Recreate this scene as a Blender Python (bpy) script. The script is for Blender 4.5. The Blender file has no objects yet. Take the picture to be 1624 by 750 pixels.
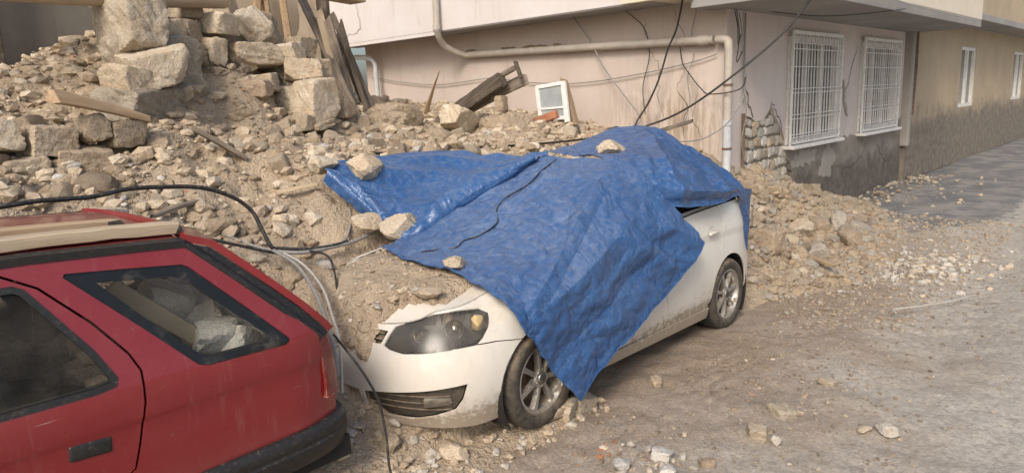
import bpy, bmesh, math, random
import numpy as np
from mathutils import Vector, Matrix, Euler
from mathutils.geometry import delaunay_2d_cdt

# ---------------------------------------------------------------- camera, sky, sun, exposure
scene = bpy.context.scene
COL = scene.collection
R = math.radians

def setup_camera():
    pit, roll, yaw, h = R(11.03), R(2.27), R(44.1), 1.92
    fw = Vector((math.cos(yaw)*math.cos(pit), math.sin(yaw)*math.cos(pit), -math.sin(pit)))
    r0 = Vector((math.sin(yaw), -math.cos(yaw), 0)); u0 = r0.cross(fw)
    r = r0*math.cos(roll) - u0*math.sin(roll); u = u0*math.cos(roll) + r0*math.sin(roll)
    m = Matrix((( r.x, u.x, -fw.x, 0), (r.y, u.y, -fw.y, 0), (r.z, u.z, -fw.z, h), (0, 0, 0, 1)))
    cd = bpy.data.cameras.new('camera'); cam = bpy.data.objects.new('camera', cd); COL.objects.link(cam)
    cam.matrix_world = m
    cd.sensor_fit = 'HORIZONTAL'; cd.sensor_width = 36.0; cd.lens = 1120.0/1624.0*36.0
    cd.clip_start = 0.05; cd.clip_end = 2000
    scene.camera = cam
setup_camera()

SUN_ELEV, SUN_AZ = 40.0, 205.0        # azimuth: direction towards the sun, degrees CCW from +X
world = bpy.data.worlds.new('World'); scene.world = world; world.use_nodes = True
wn = world.node_tree; wn.nodes.clear()
sky = wn.nodes.new('ShaderNodeTexSky'); sky.sky_type = 'NISHITA'; sky.sun_disc = False
sky.sun_elevation = R(SUN_ELEV); sky.sun_rotation = R(90.0 - SUN_AZ)
sky.air_density = 1.0; sky.dust_density = 4.0; sky.ozone_density = 1.0
bg = wn.nodes.new('ShaderNodeBackground'); bg.inputs['Strength'].default_value = 0.105
wo = wn.nodes.new('ShaderNodeOutputWorld')
wn.links.new(sky.outputs[0], bg.inputs['Color']); wn.links.new(bg.outputs[0], wo.inputs['Surface'])
sd_ = bpy.data.lights.new('sun', 'SUN'); sun = bpy.data.objects.new('sun', sd_); COL.objects.link(sun)
sd_.energy = 1.5; sd_.angle = R(20); sd_.color = (1.0, 0.92, 0.82)
sv = Vector((math.cos(R(SUN_AZ))*math.cos(R(SUN_ELEV)), math.sin(R(SUN_AZ))*math.cos(R(SUN_ELEV)), math.sin(R(SUN_ELEV))))
sun.rotation_euler = sv.to_track_quat('Z', 'Y').to_euler(); sun.location = (0, 0, 12)
scene.view_settings.view_transform = 'Standard'; scene.view_settings.look = 'None'
scene.view_settings.gamma = 1.0; scene.view_settings.use_curve_mapping = False
scene.view_settings.exposure = 0.58
scene.cycles.max_bounces = 6; scene.cycles.diffuse_bounces = 2; scene.cycles.glossy_bounces = 3; scene.cycles.transparent_max_bounces = 8

# ---------------------------------------------------------------- numeric helpers
rng = np.random.default_rng(7)
def sstep(a, b, x):
    t = np.clip((np.asarray(x, float)-a)/(b-a), 0, 1); return t*t*(3-2*t)
def _hash(ix, iy, s):
    n = (ix.astype(np.int64)*374761393 + iy.astype(np.int64)*668265263 + s*1274126177) & 0xffffffff
    n = ((n ^ (n >> 13))*1274126177) & 0xffffffff
    return ((n ^ (n >> 16)) & 0xffff)/65535.0
def vnoise(x, y, s=0):
    x = np.asarray(x, float); y = np.asarray(y, float)
    ix = np.floor(x); iy = np.floor(y); fx = x-ix; fy = y-iy
    fx = fx*fx*(3-2*fx); fy = fy*fy*(3-2*fy)
    a = _hash(ix, iy, s); b = _hash(ix+1, iy, s); c = _hash(ix, iy+1, s); d = _hash(ix+1, iy+1, s)
    return (a*(1-fx)+b*fx)*(1-fy)+(c*(1-fx)+d*fx)*fy
def fbm(x, y, oct=4, s=0):
    t = 0; a = .5; n = 0
    for o in range(oct):
        t = t+a*(vnoise(x*2**o+17.3*o, y*2**o-9.1*o, s+o)-.5); n += a; a *= .55
    return t/n*2
def facet(x, y, s=0):
    """piecewise linear noise on a triangle lattice: sharp straight creases"""
    x = np.asarray(x, float); y = np.asarray(y, float)
    k = (x+y)*0.36602540378; i = np.floor(x+k); j = np.floor(y+k); fx = x+k-i; fy = y+k-j
    up = fx > fy
    a = _hash(i, j, s); c = _hash(i+1, j+1, s); b = np.where(up, _hash(i+1, j, s), _hash(i, j+1, s))
    hi = np.where(up, fx, fy); lo = np.where(up, fy, fx)
    return a*(1-hi)+b*(hi-lo)+c*lo-.5
def pchip(xs, ys):
    xs = np.array(xs, float); ys = np.array(ys, float); h = np.diff(xs); d = np.diff(ys)/h; m = np.zeros(len(xs))
    for i in range(1, len(xs)-1):
        if d[i-1]*d[i] > 0:
            w1 = 2*h[i]+h[i-1]; w2 = h[i]+2*h[i-1]; m[i] = (w1+w2)/(w1/d[i-1]+w2/d[i])
    m[0] = d[0]; m[-1] = d[-1]
    def fn(x):
        x = np.clip(np.asarray(x, float), xs[0], xs[-1]); i = np.clip(np.searchsorted(xs, x, side='right')-1, 0, len(xs)-2)
        t = (x-xs[i])/h[i]; t2 = t*t; t3 = t2*t
        return (2*t3-3*t2+1)*ys[i]+(t3-2*t2+t)*h[i]*m[i]+(3*t2-2*t3)*ys[i+1]+(t3-t2)*h[i]*m[i+1]
    return fn
def inpoly(px, py, poly):
    px = np.asarray(px); py = np.asarray(py); r = np.zeros(px.shape, bool); n = len(poly)
    for i in range(n):
        x1, y1 = poly[i]; x2, y2 = poly[(i+1) % n]
        if y1 == y2: continue
        c = ((y1 > py) != (y2 > py)) & (px < (x2-x1)*(py-y1)/(y2-y1)+x1)
        r ^= c
    return r
def catmull(pts, n=8):
    p = [Vector(q) for q in pts]; p = [p[0]*2-p[1]]+p+[p[-1]*2-p[-2]]; out = []
    for i in range(1, len(p)-2):
        for k in range(n):
            t = k/n
            out.append(.5*((2*p[i])+(p[i+1]-p[i-1])*t+(2*p[i-1]-5*p[i]+4*p[i+1]-p[i+2])*t*t+(3*p[i]-p[i-1]-3*p[i+1]+p[i+2])*t**3))
    out.append(p[-2]); return out

# ---------------------------------------------------------------- object helpers
def tag(o, label=None, cat=None, group=None, kind=None):
    if label: o['label'] = label
    if cat: o['category'] = cat
    if group: o['group'] = group
    if kind: o['kind'] = kind
    return o
def empty(name, loc=(0, 0, 0), rot=(0, 0, 0), label=None, cat=None, group=None):
    o = bpy.data.objects.new(name, None); COL.objects.link(o); o.location = loc; o.rotation_euler = rot
    o.empty_display_size = .1
    return tag(o, label, cat, group)
def mesh_obj(name, verts, faces, mat, parent=None, smooth=None, loc=None):
    me = bpy.data.meshes.new(name)
    if isinstance(verts, np.ndarray): verts = verts.tolist()
    if isinstance(faces, np.ndarray): faces = faces.tolist()
    me.from_pydata(verts, [], faces); me.update()
    if mat: me.materials.append(mat)
    if smooth is not None:
        me.polygons.foreach_set('use_smooth', [True]*len(me.polygons))
        if smooth < 179: me.set_sharp_from_angle(angle=R(smooth))
    o = bpy.data.objects.new(name, me); COL.objects.link(o)
    if parent: o.parent = parent
    if loc: o.location = loc
    return o
class MB:
    def __init__(s): s.v = []; s.f = []
    def add(s, v, f):
        b = len(s.v); s.v += [tuple(q) for q in v]; s.f += [[i+b for i in q] for q in f]; return s
    def box(s, c, size, rot=None, bev=0.0):
        hx, hy, hz = [q/2 for q in size]; c = Vector(c)
        M = Euler(rot).to_matrix() if rot is not None and not isinstance(rot, Matrix) else (rot or Matrix.Identity(3))
        if bev <= 0:
            v = [(x, y, z) for x in (-hx, hx) for y in (-hy, hy) for z in (-hz, hz)]
            f = [(0, 1, 3, 2), (4, 6, 7, 5), (0, 4, 5, 1), (2, 3, 7, 6), (0, 2, 6, 4), (1, 5, 7, 3)]
        else:
            b = min(bev, hx*.9, hy*.9, hz*.9); bm = bmesh.new(); bmesh.ops.create_cube(bm, size=1)
            for q in bm.verts: q.co = Vector((q.co.x*2*hx, q.co.y*2*hy, q.co.z*2*hz))
            bmesh.ops.bevel(bm, geom=bm.edges[:], offset=b, segments=2, affect='EDGES', profile=.5)
            bm.verts.ensure_lookup_table(); v = [q.co.copy() for q in bm.verts]; f = [[q.index for q in p.verts] for p in bm.faces]; bm.free()
        return s.add([c+M @ Vector(q) for q in v], f)
    def tube(s, path, r, seg=8, cap=True):
        P = [Vector(p) for p in path]; n = len(P); rr = r if hasattr(r, '__len__') else [r]*n
        v = []; f = []; t0 = (P[1]-P[0]).normalized(); a = t0.orthogonal().normalized()
        for i in range(n):
            t = ((P[min(i+1, n-1)]-P[max(i-1, 0)])).normalized(); a = (a-t*a.dot(t)).normalized(); b = t.cross(a)
            for k in range(seg):
                w = 2*math.pi*k/seg; v.append(P[i]+(a*math.cos(w)+b*math.sin(w))*rr[i])
        for i in range(n-1):
            for k in range(seg):
                k2 = (k+1) % seg; f.append((i*seg+k, i*seg+k2, (i+1)*seg+k2, (i+1)*seg+k))
        if cap: f.append(tuple(range(seg-1, -1, -1))); f.append(tuple((n-1)*seg+k for k in range(seg)))
        return s.add(v, f)
    def lathe(s, prof, seg=48, axis='Y', closed=False):
        v = []; f = []; n = len(prof)
        for k in range(seg):
            w = 2*math.pi*k/seg
            for r, a in prof:
                v.append((r*math.cos(w), a, r*math.sin(w)))
        m = n if closed else n-1
        for k in range(seg):
            k2 = (k+1) % seg
            for i in range(m):
                j = (i+1) % n; f.append((k*n+i, k*n+j, k2*n+j, k2*n+i))
        return s.add(v, f)
    def build(s, name, mat, parent=None, smooth=None, loc=None): return mesh_obj(name, s.v, s.f, mat, parent, smooth, loc)
def mod_solid(o, t, off=-1):
    m = o.modifiers.new('solid', 'SOLIDIFY'); m.thickness = t; m.offset = off
    e = o.modifiers.new('split', 'EDGE_SPLIT'); e.split_angle = R(42); return o
def mod_bevel(o, w, seg=2, ang=40):
    m = o.modifiers.new('bevel', 'BEVEL'); m.width = w; m.segments = seg; m.limit_method = 'ANGLE'; m.angle_limit = R(ang); return o

def cdt_regions(outer, regions, spacing, fine=None, lines=()):
    """2-D constrained triangulation of `outer` split by named polygons.
    regions: list of (name, polygon) in priority order; returns {name: (pts Nx2, tris)}; the rest is 'body'."""
    V = []; E = []
    def addpoly(poly, sp):
        b = len(V); n = len(poly); pts = []
        for i in range(n):
            a = np.array(poly[i], float); c = np.array(poly[(i+1) % n], float); k = max(1, int(np.ceil(np.linalg.norm(c-a)/sp)))
            for j in range(k): pts.append(a+(c-a)*j/k)
        for p in pts: V.append((float(p[0]), float(p[1])))
        m = len(pts); E.extend([(b+i, b+(i+1) % m) for i in range(m)])
    addpoly(outer, spacing)
    for nm, p in regions: addpoly(p, fine or spacing*.6)
    for ln in lines:
        b = len(V); pts = []
        for a, c in zip(ln[:-1], ln[1:]):
            a = np.array(a, float); c = np.array(c, float); k = max(1, int(np.ceil(np.linalg.norm(c-a)/spacing)))
            pts += [a+(c-a)*j/k for j in range(k)]
        pts.append(np.array(ln[-1], float)); V.extend([(float(p[0]), float(p[1])) for p in pts]); E.extend([(b+i, b+i+1) for i in range(len(pts)-1)])
    B = np.array(V)
    x0, y0 = np.min(np.array(outer), 0); x1, y1 = np.max(np.array(outer), 0)
    gx, gy = np.meshgrid(np.arange(x0+spacing/2, x1, spacing), np.arange(y0+spacing/2, y1, spacing))
    gx = gx.ravel()+1e-4*rng.standard_normal(gx.size); gy = gy.ravel()+1e-4*rng.standard_normal(gy.size)
    keep = inpoly(gx, gy, outer)
    gx, gy = gx[keep], gy[keep]
    if len(gx):
        dmin = np.full(len(gx), 1e9)
        for i in range(0, len(B), 400):
            d = np.hypot(gx[:, None]-B[None, i:i+400, 0], gy[:, None]-B[None, i:i+400, 1]).min(1); dmin = np.minimum(dmin, d)
        k = dmin > spacing*.42; gx, gy = gx[k], gy[k]
    allv = [Vector(p) for p in V]+[Vector((float(a), float(b))) for a, b in zip(gx, gy)]
    vo, eo, fo = delaunay_2d_cdt(allv, E, [], 0, 1e-6)[:3]
    P = np.array([(q.x, q.y) for q in vo]); F = np.array([f for f in fo if len(f) == 3])
    cen = P[F].mean(1); ok = inpoly(cen[:, 0], cen[:, 1], outer)
    lab = np.full(len(F), -1); 
    for i, (nm, p) in enumerate(regions):
        m = inpoly(cen[:, 0], cen[:, 1], p) & (lab < 0); lab[m] = i
    out = {}
    names = list(dict.fromkeys([n for n, _ in regions]))
    for nm in names+['body']:
        if nm == 'body': m = ok & (lab < 0)
        else: m = ok & np.isin(lab, [i for i, (n, _) in enumerate(regions) if n == nm])
        f = F[m]
        if len(f) == 0: continue
        u, inv = np.unique(f, return_inverse=True)
        out[nm] = (P[u], inv.reshape(-1, 3))
    return out
def strip(poly, w):
    """polygon of width w along an open 2-D polyline"""
    p = np.array(poly, float); n = len(p); t = np.zeros_like(p)
    t[1:-1] = p[2:]-p[:-2]; t[0] = p[1]-p[0]; t[-1] = p[-1]-p[-2]; t /= np.linalg.norm(t, axis=1)[:, None]
    nn = np.stack([-t[:, 1], t[:, 0]], 1)*w/2
    return [tuple(q) for q in (p+nn)]+[tuple(q) for q in (p-nn)[::-1]]
def circle(cx, cy, r, n=40, a0=0, a1=2*math.pi):
    return [(cx+r*math.cos(a0+(a1-a0)*i/n), cy+r*math.sin(a0+(a1-a0)*i/n)) for i in range(n)]
# ---------------------------------------------------------------- materials (all procedural)
class NT:
    def __init__(s, name):
        s.m = bpy.data.materials.new(name); s.m.use_nodes = True; s.t = s.m.node_tree; s.n = s.t.nodes; s.l = s.t.links
        s.b = s.n['Principled BSDF']; s.tc = s.n.new('ShaderNodeTexCoord'); s.co = s.tc.outputs['Object']
    def new(s, k, **kw):
        q = s.n.new(k)
        for a, v in kw.items(): setattr(q, a, v)
        return q
    def noise(s, scale, detail=4, rough=.6, co=None, dist=0, d='3D'):
        q = s.n.new('ShaderNodeTexNoise'); q.noise_dimensions = d; q.inputs['Scale'].default_value = scale; q.inputs['Detail'].default_value = detail
        q.inputs['Roughness'].default_value = rough; q.inputs['Distortion'].default_value = dist
        s.l.new(co or s.co, q.inputs['Vector']); return q.outputs['Fac']
    def voro(s, scale, feat='F1', out='Distance', co=None, rand=1):
        q = s.n.new('ShaderNodeTexVoronoi'); q.feature = feat; q.inputs['Scale'].default_value = scale; q.inputs['Randomness'].default_value = rand
        s.l.new(co or s.co, q.inputs['Vector']); return q.outputs[out]
    def map(s, v, a, b, c=0, d=1, smooth=True):
        q = s.n.new('ShaderNodeMapRange'); q.clamp = True
        if smooth: q.interpolation_type = 'SMOOTHSTEP'
        for i, x in zip((1, 2, 3, 4), (a, b, c, d)): q.inputs[i].default_value = x
        s.l.new(v, q.inputs[0]); return q.outputs[0]
    def math(s, op, a, b=0):
        q = s.n.new('ShaderNodeMath'); q.operation = op
        for i, x in enumerate((a, b)):
            if isinstance(x, (int, float)): q.inputs[i].default_value = x
            else: s.l.new(x, q.inputs[i])
        return q.outputs[0]
    def mix(s, f, a, b):
        q = s.n.new('ShaderNodeMix'); q.data_type = 'RGBA'
        for i, x in ((0, f), (6, a), (7, b)):
            if isinstance(x, (int, float)): q.inputs[i].default_value = x
            elif isinstance(x, tuple): q.inputs[i].default_value = (*x[:3], 1)
            else: s.l.new(x, q.inputs[i])
        return q.outputs[2]
    def mul(s, col, f):
        q = s.n.new('ShaderNodeMix'); q.data_type = 'RGBA'; q.blend_type = 'MULTIPLY'; q.inputs[0].default_value = 1
        s.l.new(col, q.inputs[6]) if not isinstance(col, tuple) else setattr(q.inputs[6], 'default_value', (*col, 1))
        c = s.n.new('ShaderNodeCombineColor')
        for i in range(3): s.l.new(f, c.inputs[i])
        s.l.new(c.outputs[0], q.inputs[7]); return q.outputs[2]
    def attr(s, name):
        q = s.n.new('ShaderNodeAttribute'); q.attribute_name = name; return q.outputs['Fac']
    def sep(s, v=None, which='Z'):
        q = s.n.new('ShaderNodeSeparateXYZ'); s.l.new(v or s.co, q.inputs[0]); return q.outputs[which]
    def normal_z(s):
        g = s.n.new('ShaderNodeNewGeometry'); return s.sep(g.outputs['Normal'], 'Z')
    def rnd(s): return s.n.new('ShaderNodeObjectInfo').outputs['Random']
    def pos(s): return s.n.new('ShaderNodeNewGeometry').outputs['Position']
    def bump(s, hts, strength=.5, dist=.02):
        prev = None
        for h, st, di in hts:
            q = s.n.new('ShaderNodeBump'); q.inputs['Strength'].default_value = st; q.inputs['Distance'].default_value = di
            s.l.new(h, q.inputs['Height'])
            if prev: s.l.new(prev, q.inputs['Normal'])
            prev = q.outputs[0]
        s.l.new(prev, s.b.inputs['Normal'])
    def out(s, col=None, rough=None, spec=None, metal=None):
        for k, x in (('Base Color', col), ('Roughness', rough), ('Specular IOR Level', spec), ('Metallic', metal)):
            if x is None: continue
            if isinstance(x, tuple): s.b.inputs[k].default_value = (*x[:3], 1)
            elif isinstance(x, (int, float)): s.b.inputs[k].default_value = x
            else: s.l.new(x, s.b.inputs[k])
        return s.m
def rocky(name, c0, c1, c2, bump=.6, sc=1.0, rough=.95, dust=None):
    t = NT(name)
    if True:
        off = t.new('ShaderNodeVectorMath', operation='ADD'); t.l.new(t.co, off.inputs[0])
        cmb = t.new('ShaderNodeCombineXYZ'); r = t.math('MULTIPLY', t.rnd(), 37.0)
        for i in range(3): t.l.new(r, cmb.inputs[i])
        t.l.new(cmb.outputs[0], off.inputs[1]); t.co = off.outputs[0]
    n1 = t.noise(3.5*sc, 2, .6); n2 = t.noise(14*sc, 4, .7); n3 = t.noise(60*sc, 2, .7)
    c = t.mix(t.map(n1, .35, .65), c0, c1); c = t.mix(t.map(n2, .48, .72), c, c2)
    c = t.mul(c, t.map(t.rnd(), 0, 1, .72, 1.18, False)); c = t.mul(c, t.map(n3, .3, .7, .82, 1.1))
    if dust: c = t.mix(t.math('MULTIPLY', t.map(t.normal_z(), .25, .9, 0, .75), t.map(n2, .3, .6, .5, 1)), c, dust)
    t.bump([(n2, bump, .03), (n3, bump*.7, .006)])
    return t.out(c, rough, .25)
def simple(name, col, rough=.6, metal=0, var=.12, sc=8, bump=.0, bsc=30, spec=.4, dust=0.0, dustcol=(.42, .35, .26)):
    t = NT(name); n = t.noise(sc, 5, .65); c = t.mul(col, t.map(n, .3, .7, 1-var, 1+var))
    if dust > 0:
        d = t.noise(sc*1.7, 6, .7); up = t.map(t.normal_z(), -.2, .9, .25, 1)
        f = t.math('MULTIPLY', t.map(d, .62-dust*.45, .95-dust*.45), up); c = t.mix(f, c, dustcol)
        rg = t.math('MAXIMUM', t.map(f, 0, .6, rough, .95), rough)
    else: rg = t.map(n, .3, .7, max(0, rough-.08), min(1, rough+.08))
    if bump > 0: t.bump([(t.noise(bsc, 5, .65), bump, .01)])
    return t.out(c, rg, spec, metal)

TAN, TAN_D, TAN_L = (.47, .375, .265), (.34, .26, .18), (.55, .46, .345)
M = {}
# rubble earth ----------------------------------------------------
def m_mound():
    t = NT('rubble_earth'); n0 = t.noise(.8, 2, .6); n1 = t.noise(3.2, 3, .65); n2 = t.noise(16, 3, .7); n3 = t.noise(70, 2, .7)
    c = t.mix(t.map(n1, .35, .65), (.475, .375, .265), (.39, .30, .21)); c = t.mix(t.map(n2, .5, .72), c, (.50, .41, .30))
    c = t.mix(t.map(n3, .56, .75, 0, .6), c, (.58, .50, .40)); c = t.mix(t.map(n0, .42, .62, 0, .5), c, (.40, .33, .25))
    t.bump([(n2, .9, .05), (n3, .9, .014)]); return t.out(c, .97, .15)
M['mound'] = m_mound()
def m_ground():
    t = NT('dirt_street'); n0 = t.noise(.35, 2, .6); n1 = t.noise(1.6, 4, .62); n2 = t.noise(9, 4, .7); n3 = t.noise(60, 3, .75); n4 = t.noise(190, 1, .7)
    c = t.mix(t.map(n1, .34, .66), (.48, .445, .39), (.40, .36, .305)); c = t.mix(t.map(n0, .4, .62, 0, .6), c, (.47, .435, .38))
    c = t.mix(t.map(n2, .52, .75, 0, .7), c, (.33, .285, .225)); c = t.mix(t.map(n3, .56, .74, 0, .75), c, (.56, .53, .475))
    c = t.mix(t.map(n4, .60, .72, 0, .5), c, (.22, .19, .155))
    n5 = t.noise(27, 4, .75); c = t.mul(c, t.map(n5, .3, .7, .74, 1.18))
    soil = t.attr('soil'); f = t.math('MULTIPLY', soil, t.map(n2, .25, .55, .7, 1)); c = t.mix(f, c, t.mix(t.map(n3, .4, .65), (.25, .19, .138), (.37, .295, .22)))
    asp = t.attr('asphalt'); g = t.map(t.math('ADD', asp, t.math('MULTIPLY', t.math('SUBTRACT', n2, .5), .9)), .42, .62)
    c = t.mix(g, c, t.mix(t.map(n3, .35, .7), (.15, .155, .16), (.24, .235, .23)))
    c = t.mix(t.math('MULTIPLY', g, t.map(n1, .42, .62, 0, .75)), c, (.33, .31, .28))
    t.bump([(n2, .5, .03), (n3, .9, .012)]); return t.out(c, .96, .18)
M['ground'] = m_ground()
M['stone'] = rocky('limestone', TAN, (.54, .455, .34), TAN_D, .7, 1.6)
M['stone_pale'] = rocky('pale_limestone', (.58, .50, .385), (.50, .40, .28), (.66, .60, .50), .7, 1.4)
M['stone_grey'] = rocky('grey_stone', (.42, .375, .315), (.49, .445, .38), (.34, .285, .225), .7, 1.6)
M['stone_brown'] = rocky('brown_stone', (.38, .295, .21), (.47, .38, .28), (.29, .22, .155), .7, 1.6)
M['stone_white'] = rocky('white_rubble', (.56, .53, .48), (.48, .44, .385), (.64, .62, .58), .6, 2.0)
M['brick'] = rocky('brick_crumb', (.46, .20, .11), (.52, .27, .16), (.38, .20, .13), .6, 2)
M['stone_lifted'] = rocky('lifted_limestone', (.68, .655, .61), (.60, .57, .52), (.74, .72, .68), .7, 1.6)  # limestone paled to stand in for light missing inside the red car
M['earth_lump'] = rocky('earth_lump', (.44, .345, .24), (.37, .285, .195), (.50, .405, .295), .9, 2.2)
M['soil'] = rocky('soil', (.30, .235, .175), (.38, .31, .24), (.25, .19, .14), .6, 2)
M['mortar'] = rocky('mortar', (.40, .345, .27), (.32, .27, .205), (.50, .44, .35), .8, 1.2)
M['wood'] = None
def m_wood(name, c0, c1, dusty=.4, sc=1.0):
    t = NT(name); mp = t.new('ShaderNodeMapping'); mp.inputs['Scale'].default_value = (2.0*sc, 26*sc, 26*sc); t.l.new(t.co, mp.inputs[0])
    n = t.noise(1, 6, .65, mp.outputs[0], .4); n2 = t.noise(5, 5, .6); c = t.mix(t.map(n, .35, .68), c0, c1)
    c = t.mix(t.map(n2, .55-.2*dusty, .8, 0, .9*dusty), c, (.43, .36, .27)); c = t.mul(c, t.map(t.rnd(), 0, 1, .8, 1.15, False))
    t.bump([(n, .6, .008), (n2, .3, .01)]); return t.out(c, .88, .2)
M['wood'] = m_wood('weathered_wood', (.155, .125, .10), (.27, .225, .18), .45)
M['wood_tan'] = m_wood('tan_wood', (.36, .255, .16), (.46, .34, .22), .4)
M['wood_dark'] = m_wood('dark_wood', (.085, .07, .055), (.16, .13, .105), .35)
M['wood_pale'] = m_wood('pale_wood', (.42, .33, .225), (.52, .42, .30), .5)
# plaster ----------------------------------------------------------
def m_plaster(name, c0, c1, grime=(.30, .25, .20), gr=.35, streak=True):
    t = NT(name); n = t.noise(.9, 6, .62); n2 = t.noise(5, 6, .7); n3 = t.noise(90, 3, .6)
    c = t.mix(t.map(n, .35, .65), c0, c1)
    mp = t.new('ShaderNodeMapping'); mp.inputs['Scale'].default_value = (3.2, 3.2, .35); t.l.new(t.co, mp.inputs[0])
    st = t.noise(1.4, 5, .7, mp.outputs[0]); f = t.math('MULTIPLY', t.map(st, .52, .72), t.map(n, .4, .6, .25, 1))
    c = t.mix(t.math('MULTIPLY', f, gr), c, grime); c = t.mix(t.map(n2, .58, .8, 0, gr*.8), c, grime)
    t.bump([(n2, .15, .02), (n3, .25, .004)]); return t.out(c, .9, .25)
def stained(name, c0, c1, zlo, zhi, base, gr=.5):
    m = m_plaster(name, c0, c1, gr=gr); nt = m.node_tree; b = nt.nodes['Principled BSDF']; src = b.inputs['Base Color'].links[0].from_socket
    t = NT.__new__(NT); t.m = m; t.t = nt; t.n = nt.nodes; t.l = nt.links; t.b = b; t.tc = nt.nodes.new('ShaderNodeTexCoord'); t.co = t.tc.outputs['Object']
    n = t.noise(2.2, 5, .7); z = t.math('ADD', t.sep(t.co, 'Z'), t.math('MULTIPLY', t.math('SUBTRACT', n, .5), 1.3)); f = t.map(z, zlo, zhi, .92, 0)
    c = t.mix(f, src, t.mix(t.map(t.noise(6, 4, .7), .35, .65), base, tuple(.62*q for q in base))); t.l.new(c, b.inputs['Base Color']); return m
M['pink'] = m_plaster('pink_plaster', (.60, .52, .465), (.545, .465, .41), gr=.35)
def damp():
    t = NT.__new__(NT); m = M['pink']; t.m = m; t.t = m.node_tree; t.n = t.t.nodes; t.l = t.t.links; t.b = t.n['Principled BSDF']; t.tc = t.n.new('ShaderNodeTexCoord'); t.co = t.tc.outputs['Object']
    src = t.b.inputs['Base Color'].links[0].from_socket; mp = t.new('ShaderNodeMapping'); mp.inputs['Scale'].default_value = (1, 7, 1.1); t.l.new(t.co, mp.inputs[0])
    n = t.noise(1.6, 5, .72, mp.outputs[0]); n2 = t.noise(2.5, 4, .6); f = t.math('MULTIPLY', t.map(n, .42, .56), t.math('MULTIPLY', t.attr('damp'), t.map(n2, .28, .5)))
    c = t.mix(t.math('MULTIPLY', f, .85), src, (.19, .15, .115)); y = t.math('MULTIPLY', t.attr('damp'), t.map(n2, .3, .6, 0, .5)); c = t.mix(y, c, (.47, .37, .26)); t.l.new(c, t.b.inputs['Base Color'])
damp()
M['pink_pale'] = m_plaster('pale_plaster', (.64, .575, .545), (.58, .515, .48), gr=.22)
M['upper'] = m_plaster('upper_plaster', (.70, .665, .65), (.66, .615, .59), gr=.25)
M['soffit'] = m_plaster('shaded_soffit_concrete', (.30, .29, .28), (.37, .355, .34), gr=.25)  # grey with the overhang's shade painted in; the concrete slabs share it
M['plinth'] = stained('cement_plinth', (.33, .30, .265), (.25, .225, .195), .45, 1.0, (.17, .15, .13), .7)
M['yellow'] = stained('yellow_plaster', (.50, .41, .285), (.43, .35, .25), 1.0, 1.55, (.25, .22, .185), .6)
M['patch'] = m_plaster('filler_patch', (.40, .375, .34), (.33, .305, .275), gr=.5)
M['cream'] = m_plaster('cream_parapet', (.74, .68, .56), (.70, .62, .50), gr=.2)
M['ruin_plaster'] = m_plaster('ruin_plaster', (.52, .44, .33), (.44, .36, .26), grime=(.27, .21, .15), gr=.6)
M['room_shade'] = m_plaster('room_shade_wall', (.155, .14, .12), (.21, .19, .16), grime=(.10, .09, .075), gr=.5)  # darkness of the open room painted into the wall colour
M['white_paint'] = simple('white_paint', (.76, .75, .72), .5, var=.1, sc=14, dust=.25, bump=.15, bsc=60)
M['pane'] = simple('window_pane', (.10, .11, .105), .1, var=.2, sc=3, spec=.6)
M['curtain'] = simple('curtain', (.50, .49, .46), .9, var=.15, sc=4)
M['pvc'] = simple('pvc_pipe', (.46, .42, .365), .55, var=.12, sc=6, dust=.45)
M['pvc_grey'] = simple('grey_pvc_pipe', (.52, .54, .555), .5, var=.1, sc=6, dust=.25)
M['metal_rust'] = simple('rusty_metal', (.16, .11, .08), .8, var=.35, sc=20, dust=.3)
M['cable_black'] = simple('black_cable', (.022, .022, .023), .5, var=.2, sc=30, dust=.3, dustcol=(.30, .26, .20))
M['cable_grey'] = simple('grey_cable', (.25, .245, .235), .6, var=.15, sc=30, dust=.4)
M['cable_white'] = simple('white_cable', (.44, .42, .38), .6, var=.1, sc=30, dust=.3)
M['crack'] = simple('crack_shadow', (.10, .085, .07), .95, var=.3, sc=30)
M['green'] = simple('green_plastic', (.02, .22, .10), .35, var=.1)
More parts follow.
